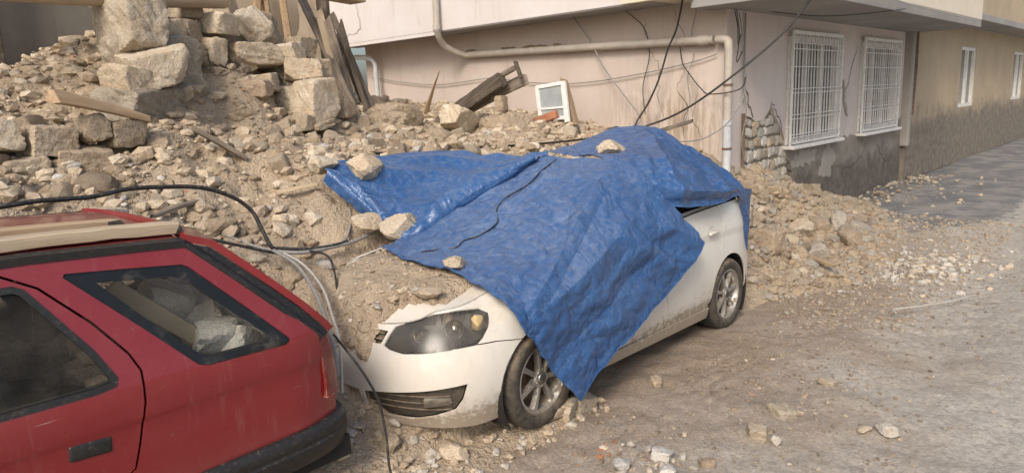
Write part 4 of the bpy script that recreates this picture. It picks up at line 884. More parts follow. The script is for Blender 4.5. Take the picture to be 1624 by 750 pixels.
def build_masonry():
    root = empty('ruined_stone_wall', (2.6, 6.3, 1.9), label='broken end of a thick limestone wall rising from the rubble, top left', cat='wall')
    o = Vector((2.6, 6.3, 1.9)); g = np.random.default_rng(77)
    B = [((2.2, 6.0, 2.27), (.50, .42, .30), .7, 'stone_pale', -.05), ((2.17, 6.12, 2.60), (.37, .40, .44), .1, 'stone_pale', .1), ((1.98, 5.92, 2.13), (.30, .34, .32), .2, 'stone', .3),
         ((3.3, 6.6, 2.42), (.52, .42, .23), .6, 'stone', .1), ((3.0, 6.5, 2.68), (.30, .30, .20), .3, 'stone_pale', .5), ((2.47, 6.3, 2.58), (.20, .25, .20), .3, 'stone', .4), ((2.87, 6.42, 2.44), (.19, .25, .25), .5, 'stone', .2),
         ((3.41, 6.72, 2.70), (.38, .40, .36), .0, 'stone_pale', .3), ((3.64, 6.5, 2.42), (.25, .28, .22), .1, 'stone_pale', .6), ((3.74, 6.38, 2.27), (.36, .32, .22), .3, 'stone', -.5), ((3.67, 6.1, 1.98), (.35, .36, .48), .65, 'stone_pale', .12),
         ((3.63, 5.98, 1.74), (.24, .24, .08), .7, 'stone', .1), ((3.46, 5.98, 1.78), (.15, .18, .19), .4, 'stone', .4), ((1.76, 5.5, 1.79), (.26, .26, .19), .7, 'stone', .05), ((1.56, 5.5, 1.83), (.18, .25, .2), .6, 'stone', .1),
         ((2.66, 6.45, 2.40), (.24, .3, .2), .4, 'stone_brown', .2), ((2.68, 6.5, 2.62), (.26, .3, .2), .4, 'stone_brown', .5), ((2.5, 6.35, 2.32), (.22, .3, .2), .4, 'stone', .9), ((3.1, 6.75, 2.58), (.24, .3, .22), .3, 'stone_brown', .2),
         ((3.5, 6.85, 2.48), (.5, .3, .25), .5, 'stone', .1), ((2.9, 6.7, 2.28), (.4, .3, .24), .6, 'stone_brown', .1), ((2.45, 6.3, 2.14), (.35, .35, .22), .5, 'stone', .3), ((3.85, 6.6, 2.5), (.3, .3, .2), .3, 'stone', .2), ((3.95, 6.5, 2.28), (.25, .3, .25), .4, 'stone_brown', .1),
         ((1.30, 5.52, 1.77), (.3, .26, .2), .6, 'stone', .02), ((1.0, 5.55, 1.80), (.26, .28, .22), .5, 'stone_pale', .1), ((.68, 5.6, 1.74), (.34, .3, .24), .6, 'stone', -.1), ((.3, 5.7, 1.75), (.36, .3, .26), .5, 'stone_pale', .15), ((1.48, 5.48, 1.62), (.34, .28, .2), .6, 'stone_brown', .0), ((1.12, 5.5, 1.57), (.3, .28, .2), .6, 'stone', .0),
         ((3.2, 6.85, 2.85), (.32, .3, .2), .2, 'stone', .7), ((3.55, 6.9, 2.78), (.25, .3, .2), .2, 'stone_brown', .2), ((2.75, 6.6, 2.78), (.22, .25, .16), .2, 'stone', .2)]
    for i, (p, s) in enumerate((((2.3, 6.35, 2.3), (.8, .5, .7)), ((2.2, 6.35, 2.62), (.5, .45, .5)), ((2.8, 6.75, 2.42), (.8, .5, .6)), ((3.4, 6.95, 2.5), (.9, .5, .7)), ((3.75, 6.7, 2.25), (.6, .5, .5)), ((3.68, 6.4, 1.9), (.5, .5, .5)), ((.8, 5.85, 1.6), (1.6, .5, .45)), ((2.05, 5.95, 1.98), (.7, .5, .35)))):
        stone_obj('rubble_core', s, 560+i, 'mortar', Vector(p)-o, (0, 0, .1*i), .1, 5, .16, root, 60)
    for k in range(34):
        x = g.uniform(1.9, 4.0); y = g.uniform(6.15, 6.8); s_ = g.uniform(.10, .24); B.append(((x, y, surf(x, y)+s_*.2), (s_*1.3, s_, s_*.8), g.uniform(0, .5), ['stone', 'stone_pale', 'stone_brown'][k % 3], g.uniform(0, 3)))
    for i, (p, s, bl, mt, rz) in enumerate(B):
        stone_obj('stone_block', tuple(q*g.uniform(1.0, 1.12) for q in s), 500+i, mt, Vector(p)-o, (g.normal(0, .09), g.normal(0, .10), rz), bl*.62, 5 if s[0] > .28 else 4, .085+.07*(bl < .2), root, 48)
build_masonry()
# ---------------------------------------------------------------- white hatchback
def wshell_in(u, z, d):
    s = np.abs(np.asarray(u, float)); e = 1e-3; x1, y1 = WOf(s+e); x0, y0 = WOf(s-e); tx, ty = x1-x0, y1-y0; n = np.hypot(tx, ty)+1e-12
    p = wshell(u, z); p[..., 0] += ty/n*d; p[..., 1] += np.sign(np.asarray(u)+1e-9)*(tx/n)*d
    return p
def make_wheel(parent, loc, side, R0=.30, spokes=7, badge=True, rimmat='rim', turn=0.0):
    w = empty('wheel', loc); w.parent = parent; w.rotation_euler = (0, turn, 0 if side < 0 else math.pi)
    s = R0/.30
    prof = [(.205, -.082), (.222, -.092), (.258, -.0965), (.283, -.090), (.2955, -.072), (.300, -.045), (.300, .045), (.2955, .072), (.283, .090), (.258, .0965), (.222, .092), (.205, .082)]
    t = MB().lathe([(r*s, a) for r, a in prof], 64, closed=True)
    tread = []
    t.build('tyre', M['tyre'], w, 50)
    r = MB()
    r.lathe([(.196*s, .08), (.190*s, .02), (.190*s, -.03), (.196*s, -.066), (.2085*s, -.080), (.2085*s, -.086), (.200*s, -.088), (.188*s, -.074), (.180*s, -.03), (.180*s, .08)], 64)
    rim = r.build('rim', M[rimmat], w, 50)
    sp = MB()
    for k in range(spokes):
        a = 2*math.pi*k/spokes+.2; ca, sa = math.cos(a), math.sin(a)
        ring = []
        for rr, hw, y0, y1 in ((.040*s, .017*s, -.070, -.03), (.085*s, .0155*s, -.074, -.04), (.14*s, .018*s, -.075, -.042), (.188*s, .0245*s, -.073, -.04)):
            for ww, yy in ((-hw, y1), (-hw*.72, y0), (hw*.72, y0), (hw, y1)):
                ring.append((ca*rr-sa*ww, yy, sa*rr+ca*ww))
        f = []
        for i in range(3):
            for j in range(3): f.append((i*4+j, i*4+j+1, (i+1)*4+j+1, (i+1)*4+j))
            f.append((i*4+3, i*4, (i+1)*4, (i+1)*4+3))
        sp.add(ring, f)
    sp.lathe([(.0, -.052), (.045*s, -.050), (.056*s, -.055), (.060*s, -.066), (.052*s, -.074), (.036*s, -.076)], 40)
    for k in range(5):
        a = 2*math.pi*k/5; sp.lathe([(0, -.079), (.006, -.079), (.007, -.070)], 10); n = 30
        for i in range(len(sp.v)-n, len(sp.v)): x, y, z = sp.v[i]; sp.v[i] = (x+.047*s*math.cos(a), y, z+.047*s*math.sin(a))
    mod_bevel(sp.build('spokes', M[rimmat], rim, 35), .002, 2, 30)
    MB().lathe([(0, .03), (.165*s, .03), (.175*s, .0), (.178*s, .06)], 40).build('brake_disc', M['metal_rust'], w, 40)
    cap = MB().lathe([(0, -.082), (.022*s, -.082), (.030*s, -.079), (.033*s, -.072)], 28).build('hub_cap', M[rimmat], w, 40)
    if badge:
        em = MB()
        ringp = [(.0235*math.cos(2*math.pi*k/24), -.083, .0235*math.sin(2*math.pi*k/24)) for k in range(25)]; em.tube(ringp, .0018, 5, False)
        for pts in (((-.009, .019), (0, .003), (.009, .019)), ((-.018, .012), (-.0085, -.014), (0, .001), (.0085, -.014), (.018, .012))):
            em.tube([(x, -.0835, z) for x, z in pts], .0019, 5)
        em.build('badge', M['black_plastic'], cap)
    return w
M['housing'] = simple('lamp_housing', (.055, .053, .05), .42, .3, .15, 20)
M['muddy_plastic'] = simple('muddy_plastic', (.03, .028, .025), .6, var=.2, sc=18, dust=.85, dustcol=(.25, .195, .14), bump=.5, bsc=90)
def build_white():
    root = empty('white_hatchback', CAR_LOC, CAR_ROT, 'white hatchback half buried under a blue tarpaulin and rubble', 'car')
    ux = u_of_x; top = lambda u: w_top(WOf(np.abs(u))[0])
    uu = np.linspace(-WU+.001, WU-.001, 170)
    bot = lambda u: float(np.interp(abs(u), [0, .6, .9, 1.2, 4.3, WU], [.165, .155, .15, .175, .175, .22]))
    outer = [(float(u), bot(u)) for u in uu]+[(float(u), float(top(u))) for u in uu[::-1]]
    hl = [(.328, .585), (.345, .635), (.37, .677), (.48, .713), (.623, .745), (.80, .760), (.985, .763), (1.018, .745), (.985, .68), (.94, .63), (.894, .599), (.72, .581), (.60, .568), (.469, .558), (.374, .569)]
    fog = [(.20, .325), (.40, .352), (.65, .386), (.825, .412), (.80, .33), (.762, .273), (.65, .235), (.522, .208), (.30, .20), (.20, .22)]
    seam = [(.896, .601), (1.02, .605), (1.215, .585)]
    d1 = [(ux(.43), .268), (ux(.45), .5), (ux(.42), .75), (ux(.36), 1.1)]; d2 = [(2.765, .262), (2.750, .427), (2.723, .539), (2.70, .72), (2.72, 1.1)]
    d3 = [(ux(1.99), .25), (ux(2.02), .42), (ux(2.12), .60), (ux(2.24), .72), (ux(2.30), .88), (ux(2.28), 1.1)]
    rb = [(ux(2.70), .48), (ux(2.86), .55), (ux(3.0), .60), (WU, .60)]; sl = [(ux(.30), .262), (ux(2.08), .262)]
    mir = lambda p: [(-a, b) for a, b in p]
    R_ = []
    for sg, f in (('L', lambda p: p), ('R', mir)):
        for x in (0, 2.42): R_.append(('void', f(circle(ux(x), .30, .345, 56))))
        R_ += [('headlight'+sg, f(hl)), ('fog'+sg, f(fog))]
    R_.append(('intake', [(-.165, .215), (.165, .215), (.165, .325), (-.165, .325)])); R_.append(('grille', [(-.31, .588), (.31, .588), (.335, .652), (-.335, .652)]))
    for sg, f in (('L', lambda p: p), ('R', mir)):
        for p, w in ((seam, .005), (d1, .006), (d2, .006), (d3, .005), (rb, .005), (sl, .006)): R_.append(('void', f(strip(p, w))))
    bl = [(1.23, .05), (1.23, .586), (1.02, .605), (.896, .601), (.72, .58), (.469, .557), (.374, .568), (.326, .585), (.30, .72), (-.30, .72)]+mir([(1.23, .05), (1.23, .586), (1.02, .605), (.896, .601), (.72, .58), (.469, .557), (.374, .568), (.326, .585)])[::-1]
    R_.append(('bumper', bl))
    for sg, f in (('L', lambda p: p), ('R', mir)):
        R_.append(('sill'+sg, f([(ux(.30), 0), (ux(2.08), 0), (ux(2.08), .262), (ux(.30), .262)])))
        R_.append(('fender'+sg, f([(.30, 0)]+d1[:0]+[(ux(.43), 0)]+d1+[(.30, 1.1)])))
        R_.append(('fdoor'+sg, f([(ux(.40), 0), (2.765, 0)]+d2+[(ux(.30), 1.1)]))); R_.append(('rdoor'+sg, f([(2.6, 0), (ux(1.99), 0)]+d3+[(2.6, 1.1)])))
        R_.append(('quarter'+sg, f([(3.0, 1.2), (3.0, 0), (ux(2.7), 0)]+rb[:2]+[(ux(3.03), .605), (ux(3.03), 1.2)])))
        R_.append(('tailgate', f([(ux(3.0), .604), (WU+.1, .604), (WU+.1, 1.2), (ux(3.0), 1.2)])))
    out = cdt_regions(outer, R_, .055, .025, [f([(ux(.05), z), (ux(2.9), z)]) for z in (.78, .80, .84, .86, .30, .34) for f in ((lambda p: p), mir)])
    nm = dict(bumper='front_bumper', body='rear_bumper', intake='air_intake', grille='radiator_grille', tailgate='tailgate', fog='fog_lamp_grille', sill='side_sill', fender='fender', fdoor='front_door', rdoor='rear_door', quarter='quarter_panel')
    for k, (p, t) in out.items():
        if k == 'void' or k.startswith('headlight'): continue
        base = k[:-1] if k[-1] in 'LR' else k; dep = 0; mat = M['white_car']; th = .012
        if base in ('fog', 'intake', 'grille'): dep = .035; mat = M['muddy_plastic']
        if base == 'sill': dep = -.012
        o = mesh_obj(nm[base], wshell_in(p[:, 0], p[:, 1], dep), t[:, ::-1], mat, root, 40)
        mod_solid(o, th)
        if base == 'fog':
            sgn = -1 if k[-1] == 'L' else 1; c = wshell_in(np.array([.66*(-sgn)]), np.array([.31]), .02)[0]
            fl = MB().box((0, 0, 0), (.15, .03, .055), None, .012).build('fog_lamp', M['fog'], o, 40); fl.location = c; fl.rotation_euler = (0, 0, R(-38 if sgn < 0 else 38))
            for zz in (.25, .29, .33, .365):
                us_ = np.linspace(.24, .74, 12)*(-sgn); pp = wshell_in(us_, np.interp(np.abs(us_), [.24, .74], [zz*.9+.02, zz+.01]), .018)
                MB().tube([tuple(q) for q in pp], .006, 5).build('slat', M['muddy_plastic'], o)
        if base == 'grille':
            for zz in (.606, .634):
                pp = wshell_in(np.linspace(-.3, .3, 15), np.full(15, zz), .012); MB().tube([tuple(q) for q in pp], .007, 6).build('slat', M['muddy_plastic'], o)
        if base == 'rdoor' or base == 'fdoor':
            sgn = -1 if k[-1] == 'L' else 1; xh = 2.085 if base == 'rdoor' else 1.15
            h = MB().box((xh, sgn*.852, .862), (.155, .030, .030), (0, -.04, 0), .013).build('door_handle', M['white_car'], o, 60)
            MB().lathe([(0, .0), (.036, .001), (.044, -.003)], 28).build('handle_cup', M['white_car'], o, 60).matrix_local = Matrix.Translation((xh+.01, sgn*.827, .868)) @ Matrix.Diagonal((1.25, 1, 1, 1))
    for sg in 'LR':
        p, t = out['headlight'+sg]; s = -1 if sg == 'L' else 1
        h = mesh_obj('headlight', wshell_in(p[:, 0], p[:, 1], -.002), t[:, ::-1], M['lens'], root, 50)
        b = np.array(hl); dd = np.min([np.hypot(np.abs(p[:, 0])-a, p[:, 1]-c) for a, c in np.array([[q, w] for q, w in sum([[((1-f)*b[i][0]+f*b[(i+1) % len(b)][0], (1-f)*b[i][1]+f*b[(i+1) % len(b)][1]) for f in (0, .25, .5, .75)] for i in range(len(b))], [])])], axis=0)
        mesh_obj('lamp_housing', wshell_in(p[:, 0], p[:, 1], .014+.085*np.clip(dd/.06, 0, 1)**.6), t[:, ::-1], M['housing'], h, 40)
        for (cu, cz, rr, dep) in ((.54, .635, .042, .05), (.775, .665, .050, .05)):
            c = wshell_in(np.array([-s*cu]), np.array([cz]), dep)[0]
            bw = MB().lathe([(0, .055), (rr*.45, .048), (rr*.8, .025), (rr, 0), (rr*1.06, -.002), (rr*1.08, .01)], 32).build('reflector', M['chrome'], h, 50); bw.location = c; bw.rotation_euler = (0, 0, s*R(90-38-(18 if cu > .6 else 0)*0))
            MB().lathe([(0, -.002), (rr*.34, .006), (rr*.42, .03), (rr*.42, .05)], 24).build('bulb', M['lens'] if cu < .6 else M['chrome'], bw, 50)
        c = wshell_in(np.array([-s*.95]), np.array([.70]), .03)[0]; v, f = stone_shape(2, 5, (.07, .05, .09), .6, 0)
        o = mesh_obj('indicator', v, f, M['amber'], h, 50); o.location = c
    # dark body behind the panel gaps, wheel houses
    pts = np.concatenate([out[k][0] for k in out if k not in ('void',) and not k.startswith('headlight')]); tr = []; off = 0
    for k in out:
        if k in ('void',) or k.startswith('headlight'): continue
        tr.append(out[k][1]+off); off += len(out[k][0])
    mesh_obj('inner_body', wshell_in(pts[:, 0], pts[:, 1], .05), np.concatenate(tr)[:, ::-1], M['cabin_dark'], root)
    for x in (0, 2.42):
        for s in (-1, 1):
            v = []; n = 28
            for i in range(n+1):
                a = R(-35)+R(250)*i/n
                for yy in (.83, .55): v.append((x+.352*math.cos(a), s*yy, .30+.352*math.sin(a)))
            f = [(2*i, 2*i+2, 2*i+3, 2*i+1) for i in range(n)]; b = len(v); v.append((x, s*.55, .3)); f += [(2*i+1, 2*i+3, b) for i in range(n)]
            mesh_obj('wheel_arch_liner', v, f, M['cabin_dark'], root)
            make_wheel(root, (x, s*.742, .30), s, turn=.3+x)
    # bonnet
    n, m = 46, 25; v = []
    us = np.linspace(.02, ux(.42), n)
    for u in us:
        e = wshell(np.array([u]), top(np.array([u])))[0]
        for j in range(m):
            q = -1+2*j/(m-1); y = abs(e[1])*q; inner = .985
            v.append((e[0]+.004-.02*(1-q*q)*float(sstep(.3, .46, WOf(u)[0])), y*inner, float(hood_z(np.array([e[0]]), np.array([y]))[0])+.004))
    v = np.array(v)
    mod_solid(mesh_obj('bonnet', v, grid_faces(n, m)[:, ::-1], M['white_car'], root, 50), .01)
    # cabin
    rail = [(.62, 1.02), (.86, 1.17), (1.12, 1.31), (1.35, 1.33), (1.8, 1.33), (2.3, 1.31), (2.55, 1.26), (2.85, 1.10), (2.95, 1.05)]
    belt = [(.42, .947), (1.0, .968), (1.5, .998), (2.0, 1.028), (2.5, 1.048), (2.98, 1.055)]
    fw_ = [(.70, .985), (1.30, 1.012), (1.30, 1.29), (1.16, 1.28), (.92, 1.16)]; rw = [(1.40, 1.02), (2.18, 1.055), (2.03, 1.27), (1.40, 1.29)]
    cab = cdt_regions(belt+rail[::-1], [('front', fw_), ('rear', rw)], .08, .04)
    def cy(x, z, s): return s*(.765-.50*np.maximum(z-.97, 0)-.20*sstep(2.45, 3.0, x)*.35)
    for s in (-1, 1):
        for k, (p, t) in cab.items():
            d = {'body': 0, 'front': -.008, 'rear': -.008}[k]; vv = np.stack([p[:, 0], cy(p[:, 0], p[:, 1], s)+s*d, p[:, 1]], -1)
            o = mesh_obj({'body': 'window_pillars', 'front': 'side_window', 'rear': 'side_window'}[k], vv, t if s < 0 else t[:, ::-1], M['white_car' if k == 'body' else 'black_gloss'], root, 40)
            mod_solid(o, .02)
    def span(name, prof, mat, crown=.03, m=17, bow=0):
        v = []
        for x, z in prof:
            hw = abs(float(cy(np.array(x), np.array(z), 1)))
            for j in range(m): q = -1+2*j/(m-1); v.append((x-bow*(1-q*q), hw*q, z+crown*(1-q*q)))
        return mod_solid(mesh_obj(name, v, grid_faces(len(prof), m)[:, ::-1], mat, root, 50), .01)
    span('windscreen', [(.40, .952), (.62, 1.02), (.86, 1.17), (1.10, 1.305)], M['black_gloss'], .015, bow=.06)
    span('roof', [(1.10, 1.305), (1.2, 1.32), (1.35, 1.33), (1.8, 1.33), (2.3, 1.31), (2.55, 1.26)], M['white_car'], .03)
    span('rear_window', [(2.55, 1.26), (2.85, 1.10), (2.95, 1.05)], M['black_gloss'], .02, bow=-.06)
    MB().box((1.9, 0, .62), (2.1, 1.2, .3), bev=.05).build('seat_bench', M['cabin_dark'], root)
build_white()
# ---------------------------------------------------------------- red estate car
def build_red():
    o = Vector((-.4, 3.535, 0)); root = empty('red_estate_car', o, label='red estate car with black bumper and rubble behind its side window', cat='car')
    YC = 3.535
    def ys(X, z, d=0.0):
        tum = np.where(z > .93, .28*(z-.93)+.05*np.maximum(z-1.30, 0), 0); low = .045*np.clip((.80-z)/.5, 0, 1)**1.5; cr = .016*(1-sstep(.785, .812, z))
        tail = 1.1*np.clip(X-1.42, 0, 1)**2; nose = .5*np.clip(-1.75-X, 0, 1)**2+.10*sstep(-1.2, -1.9, X)*0
        return 2.72+tum+low+cr*.6+tail+nose+d
    def S(p, d=0.0, side=-1):
        X, z = p[:, 0], p[:, 1]; y = ys(X, z, d)-YC; return np.stack([X-o.x, y if side < 0 else -y, z], -1)
    ax_r, ax_f, zr, ra = .65, -1.80, .285, .315
    gapl = [(1.083, 1.398), (1.25, 1.237), (1.572, .905)]
    outer = [(-2.44, .40), (1.62, .40), (1.655, .52), (1.640, .70), (1.625, .885), (1.572, .905)]+gapl[1::-1][0:1]+[(1.083, 1.398), (.9, 1.408), (.55, 1.428), (.1, 1.436), (-.35, 1.42), (-.60, 1.385), (-.85, 1.21), (-1.22, .955), (-1.6, .905), (-2.1, .80), (-2.40, .70)]
    outer = [(-2.44, .38), (-1.46, .26), (.34, .26), (.96, .34)]+outer[1:]
    qw = [(.648, 1.372), (.85, 1.352), (1.045, 1.330), (1.068, 1.318), (1.25, 1.125), (1.410, .950), (1.412, .935), (1.393, .922), (1.2, .928), (1.055, .934), (1.022, .946), (.85, 1.136), (.64, 1.36)]
    def shrink(poly, k, dx=0, dz=0):
        c = np.mean(poly, 0); return [tuple(c+(np.array(p)-c)*k+np.array([dx, dz])) for p in poly]
    def inset_poly(poly, w):
        p = np.array(poly, float); n = len(p); area = 0.5*sum(p[i][0]*p[(i+1) % n][1]-p[(i+1) % n][0]*p[i][1] for i in range(n)); sg = 1 if area > 0 else -1; out = []
        for i in range(n):
            a, b, c = p[i-1], p[i], p[(i+1) % n]; e1 = (b-a)/np.linalg.norm(b-a); e2 = (c-b)/np.linalg.norm(c-b)
            n1 = np.array([-e1[1], e1[0]])*sg; n2 = np.array([-e2[1], e2[0]])*sg; m = n1+n2; m /= max(np.linalg.norm(m), .3); out.append(tuple(b+m*w/max(.5, m @ n1)))
        return out
    qi = [(.74, 1.322), (1.00, 1.292), (1.04, 1.275), (1.20, 1.105), (1.325, .985), (1.325, .968), (1.29, .958), (1.08, .962), (1.035, .985), (.88, 1.155)]
    rdw = [(-.19, .955), (.66, .946), (.725, .955), (.735, .985), (.68, 1.10), (.52, 1.345), (.49, 1.362), (-.16, 1.380), (-.19, 1.36)]
    fdw = [(-.29, .955), (-.29, 1.372), (-.52, 1.352), (-.62, 1.318), (-1.02, 1.02), (-1.05, .962)]
    dg = [(.46, 1.40), (.56, 1.34), (.695, 1.189), (.789, 1.055), (.817, .985), (.812, .867), (.775, .70), (.752, .615), (.70, .58)]
    dm = [(-.24, .29), (-.24, 1.40)]; df = [(-1.36, .30), (-1.30, .6), (-1.28, .90)]
    top_door = [(.46, 1.40), (-.5, 1.395)]
    bump = [(.97, .30), (1.02, .492), (1.35, .500), (1.70, .512), (1.75, .30)]
    arches = [('void', circle(ax_r, zr, ra, 48)), ('void', circle(ax_f, zr, ra, 48))]
    lampL = [(1.552, .895), (1.572, .74), (1.568, .62), (1.70, .61), (1.70, .905)]
    reg = arches+[('qi', qi), ('qw', qw), ('rdwi', inset_poly(rdw, .022)), ('rdw', rdw), ('fdwi', inset_poly(fdw, .022)), ('fdw', fdw), ('void', bump), ('void', lampL)]
    for p, w in ((dg, .009), (dm, .008), (df, .008)): reg.append(('void', strip(p, w)))
    reg += [('rdoor', [(-.24, .285)]+[(.40, .285), (.50, .585)]+dg[::-1]+[(-.24, 1.40)]), ('fdoor', [(-1.36, .285), (-.24, .285), (-.24, 1.40), (-.56, 1.395), (-1.24, .94), (-1.28, .90), (-1.30, .6)]), ('fender', [(-2.6, 0), (-1.36, 0), (-1.30, .6), (-1.28, 1.0), (-2.6, 1.0)])]
    out = cdt_regions(outer, reg, .06, .03, [[(-2.3, z), (1.6, z)] for z in (.782, .797, .815, .60, .93, .95)])
    for side in (-1, 1):
        fl = (lambda t: t) if side < 0 else (lambda t: t[:, ::-1])
        objs = {}
        for k, (nm, mat, d, th) in dict(body=('quarter_panel', 'red_car', 0, .012), rdoor=('rear_door', 'red_car', 0, .012), fdoor=('front_door', 'red_car', 0, .012), fender=('fender', 'red_car', 0, .012)).items():
            p, t = out[k]; objs[k] = mod_solid(mesh_obj(nm, S(p, d, side), fl(t), M[mat], root, 35), th)
        for k, par, mat, nm, d in (('qw', None, 'black_gloss', 'window_surround', .006), ('qi', None, 'glass', 'side_window', .008), ('rdw', 'rdoor', 'black_plastic', 'window_surround', -.004), ('rdwi', 'rdoor', 'glass', 'side_window', .008), ('fdw', 'fdoor', 'black_plastic', 'window_surround', -.004), ('fdwi', 'fdoor', 'glass', 'side_window', .008)):
            p, t = out[k]; q = mesh_obj(nm, S(p, d, side), fl(t), M[mat], objs[par] if par else root, 40); 
            if mat != 'glass': mod_solid(q, .012)
        # inner trim behind the gaps
        ks = [k for k in out if k not in ('void', 'qi', 'rdwi', 'fdwi')]; off = 0; P = []; T = []
        for k in ks: P.append(out[k][0]); T.append(out[k][1]+off); off += len(out[k][0])
        mesh_obj('inner_trim', S(np.concatenate(P), .035, side), fl(np.concatenate(T)), M['cabin_dark'], root)
        # door handle: black flap in a recess
        for xh, k in ((.615, 'rdoor'), (-.42, 'fdoor')):
            y = float(ys(np.array(xh), np.array(.755)))-YC
            h = MB().box((xh-o.x, (y+.005)*(1 if side < 0 else -1), .752), (.14, .022, .062), (0, R(4), 0), .010).build('door_handle', M['black_plastic'], objs[k], 60)
        # rubbing strip / crease highlight is in the panel; gutter along the roof edge
        gp = [(-.62, 1.392), (-.35, 1.430), (.1, 1.447), (.55, 1.440), (.9, 1.420), (1.075, 1.408)]
        gm = MB(); vv = []
        for X, z in gp:
            y = float(ys(np.array(X), np.array(z)))-YC
            for dy, dz in ((-.010, -.016), (-.012, .012), (.035, .020), (.04, -.012)): vv.append((X-o.x, (y+dy) if side < 0 else -(y+dy), z+dz))
        ff = []
        for i in range(len(gp)-1):
            for j in range(4): j2 = (j+1) % 4; ff.append((i*4+j, i*4+j2, (i+1)*4+j2, (i+1)*4+j))
        ff += [(0, 1, 2, 3), (len(vv)-4, len(vv)-3, len(vv)-2, len(vv)-1)]
        mesh_obj('roof_gutter', vv, ff, M['black_plastic'], root, 40)
        vv = []
        MB().tube([(X-o.x, side*(YC-float(ys(np.array(X), np.array(z)))-.012), z) for X, z in ((1.07, 1.405), (1.088, 1.392), (1.17, 1.312), (1.25, 1.233), (1.42, 1.06), (1.575, .90))], .020, 8).build('weatherstrip', M['black_plastic'], root, 60)
        # rear lamp
        v = []; y0 = float(ys(np.array(1.63), np.array(.75)))-YC
        for z, xa, xb in ((.612, 1.598, 1.668), (.70, 1.600, 1.668), (.80, 1.592, 1.660), (.897, 1.576, 1.640)):
            for X, y in ((xa-.03, y0+.05), (xa-.026, y0-.037), (xb-.03, y0-.012), (xb, y0+.02), (xb+.006, y0+.10), (xb+.006, y0+.26), (xb-.06, y0+.26)): v.append((X-o.x, y if side < 0 else -y, z))
        n = 7; ff = [(i*n+j, i*n+j+1, (i+1)*n+j+1, (i+1)*n+j) for i in range(3) for j in range(n-1)]+[(0, 1, 2, 3, 4, 5, 6), tuple(21+k for k in range(n))]
        mod_bevel(mesh_obj('tail_light', v, ff, M['tail_red'], root, 40), .004)
        for x in (ax_r, ax_f): make_wheel(root, (x-o.x, side*(.725), .28), side, .28, 8, False, 'rim')
        for x in (ax_r, ax_f):
            vv = []; n = 24
            for i in range(n+1):
                a = R(-30)+R(240)*i/n
                for yy in (.79, .5): vv.append((x-o.x+(ra+.006)*math.cos(a), side*yy, zr+(ra+.006)*math.sin(a)))
            mesh_obj('wheel_arch_liner', vv, [(2*i, 2*i+2, 2*i+3, 2*i+1) for i in range(n)], M['cabin_dark'], root)
    def span(name, prof, mat, crown=.02, bow=0, m=21, inn=.0, th=.012, z_crown=True, ins=None):
        v = []
        for i, (x, z) in enumerate(prof):
            hw = YC-float(ys(np.array(x), np.array(z)))-inn
            for j in range(m): q = -1+2*j/(m-1); v.append((x-o.x+bow*(1-q*q), hw*q, z+crown*(1-q**4)))
        ob = mesh_obj(name, v, grid_faces(len(prof), m)[:, ::-1], mat, root, 35); mod_solid(ob, th); return ob
    span('roof', [(-.60, 1.392), (-.35, 1.428), (.1, 1.442), (.55, 1.434), (.9, 1.414), (1.07, 1.402)], M['red_car'], .035)
    span('windscreen', [(-1.22, .955), (-.85, 1.21), (-.60, 1.385)], M['glass'], .02, -.08)
    span('bonnet', [(-2.42, .68), (-2.3, .75), (-2.1, .802), (-1.6, .907), (-1.22, .958)], M['red_car'], .03, -.04)
    # tailgate: raised lid with its own rim, rear window set in it
    tgp = [(1.078, 1.412), (1.175, 1.376), (1.225, 1.328), (1.388, 1.168), (1.495, 1.060), (1.585, .962), (1.630, .908)]; m = 21; v = []
    for x, z in tgp:
        hw = YC-float(ys(np.array(x), np.array(z)))-.006
        for j in range(m): q = -1+2*j/(m-1); v.append((x-o.x+.05*(1-q*q), hw*q, z+.012*(1-q**4)))
    fcs = [f for f, (i, j) in zip(grid_faces(len(tgp), m)[:, ::-1].tolist(), [(i, j) for i in range(len(tgp)-1) for j in range(m-1)]) if not (2 <= i <= 3 and 4 <= j <= 15)]
    tg = mod_solid(mesh_obj('tailgate', v, fcs, M['red_car'], root, 35), .03)
    span('lower_tailgate', [(1.645, .915), (1.660, .80), (1.672, .66), (1.672, .50)], M['red_car'], 0, .05, inn=.26, th=.02)
    for side in (-1, 1):
        fv = []; gl_ = [(1.075, 1.400), (1.12, 1.361), (1.17, 1.312), (1.32, 1.163), (1.42, 1.062), (1.51, .968), (1.575, .90)]
        for (x, z), (x2, z2) in zip(gl_, tgp):
            for X, Z, dd in ((x, z, .004), (x, z-.02, .05), (x2, z2-.004, .010), (x2-.012, z2-.04, .03)): fv.append((X-o.x, side*(YC-float(ys(np.array(X), np.array(Z)))-dd), Z))
        mesh_obj('rubber_seal', fv, [(i*4+a, i*4+b, i*4+4+b, i*4+4+a) for i in range(6) for a, b in ((0, 2), (1, 3), (0, 1))], M['black_plastic'], tg, 30)
    v = []; prof = [(1.225, 1.328), (1.388, 1.168), (1.495, 1.060)]; m = 15
    for x, z in prof:
        for j in range(m): q = -1+2*j/(m-1); v.append((x-o.x+.05*(1-q*q)-.006, .50*q, z+.012*(1-q**4)-.006))
    mesh_obj('rear_window', v, grid_faces(3, m)[:, ::-1], M['glass'], tg, 40)
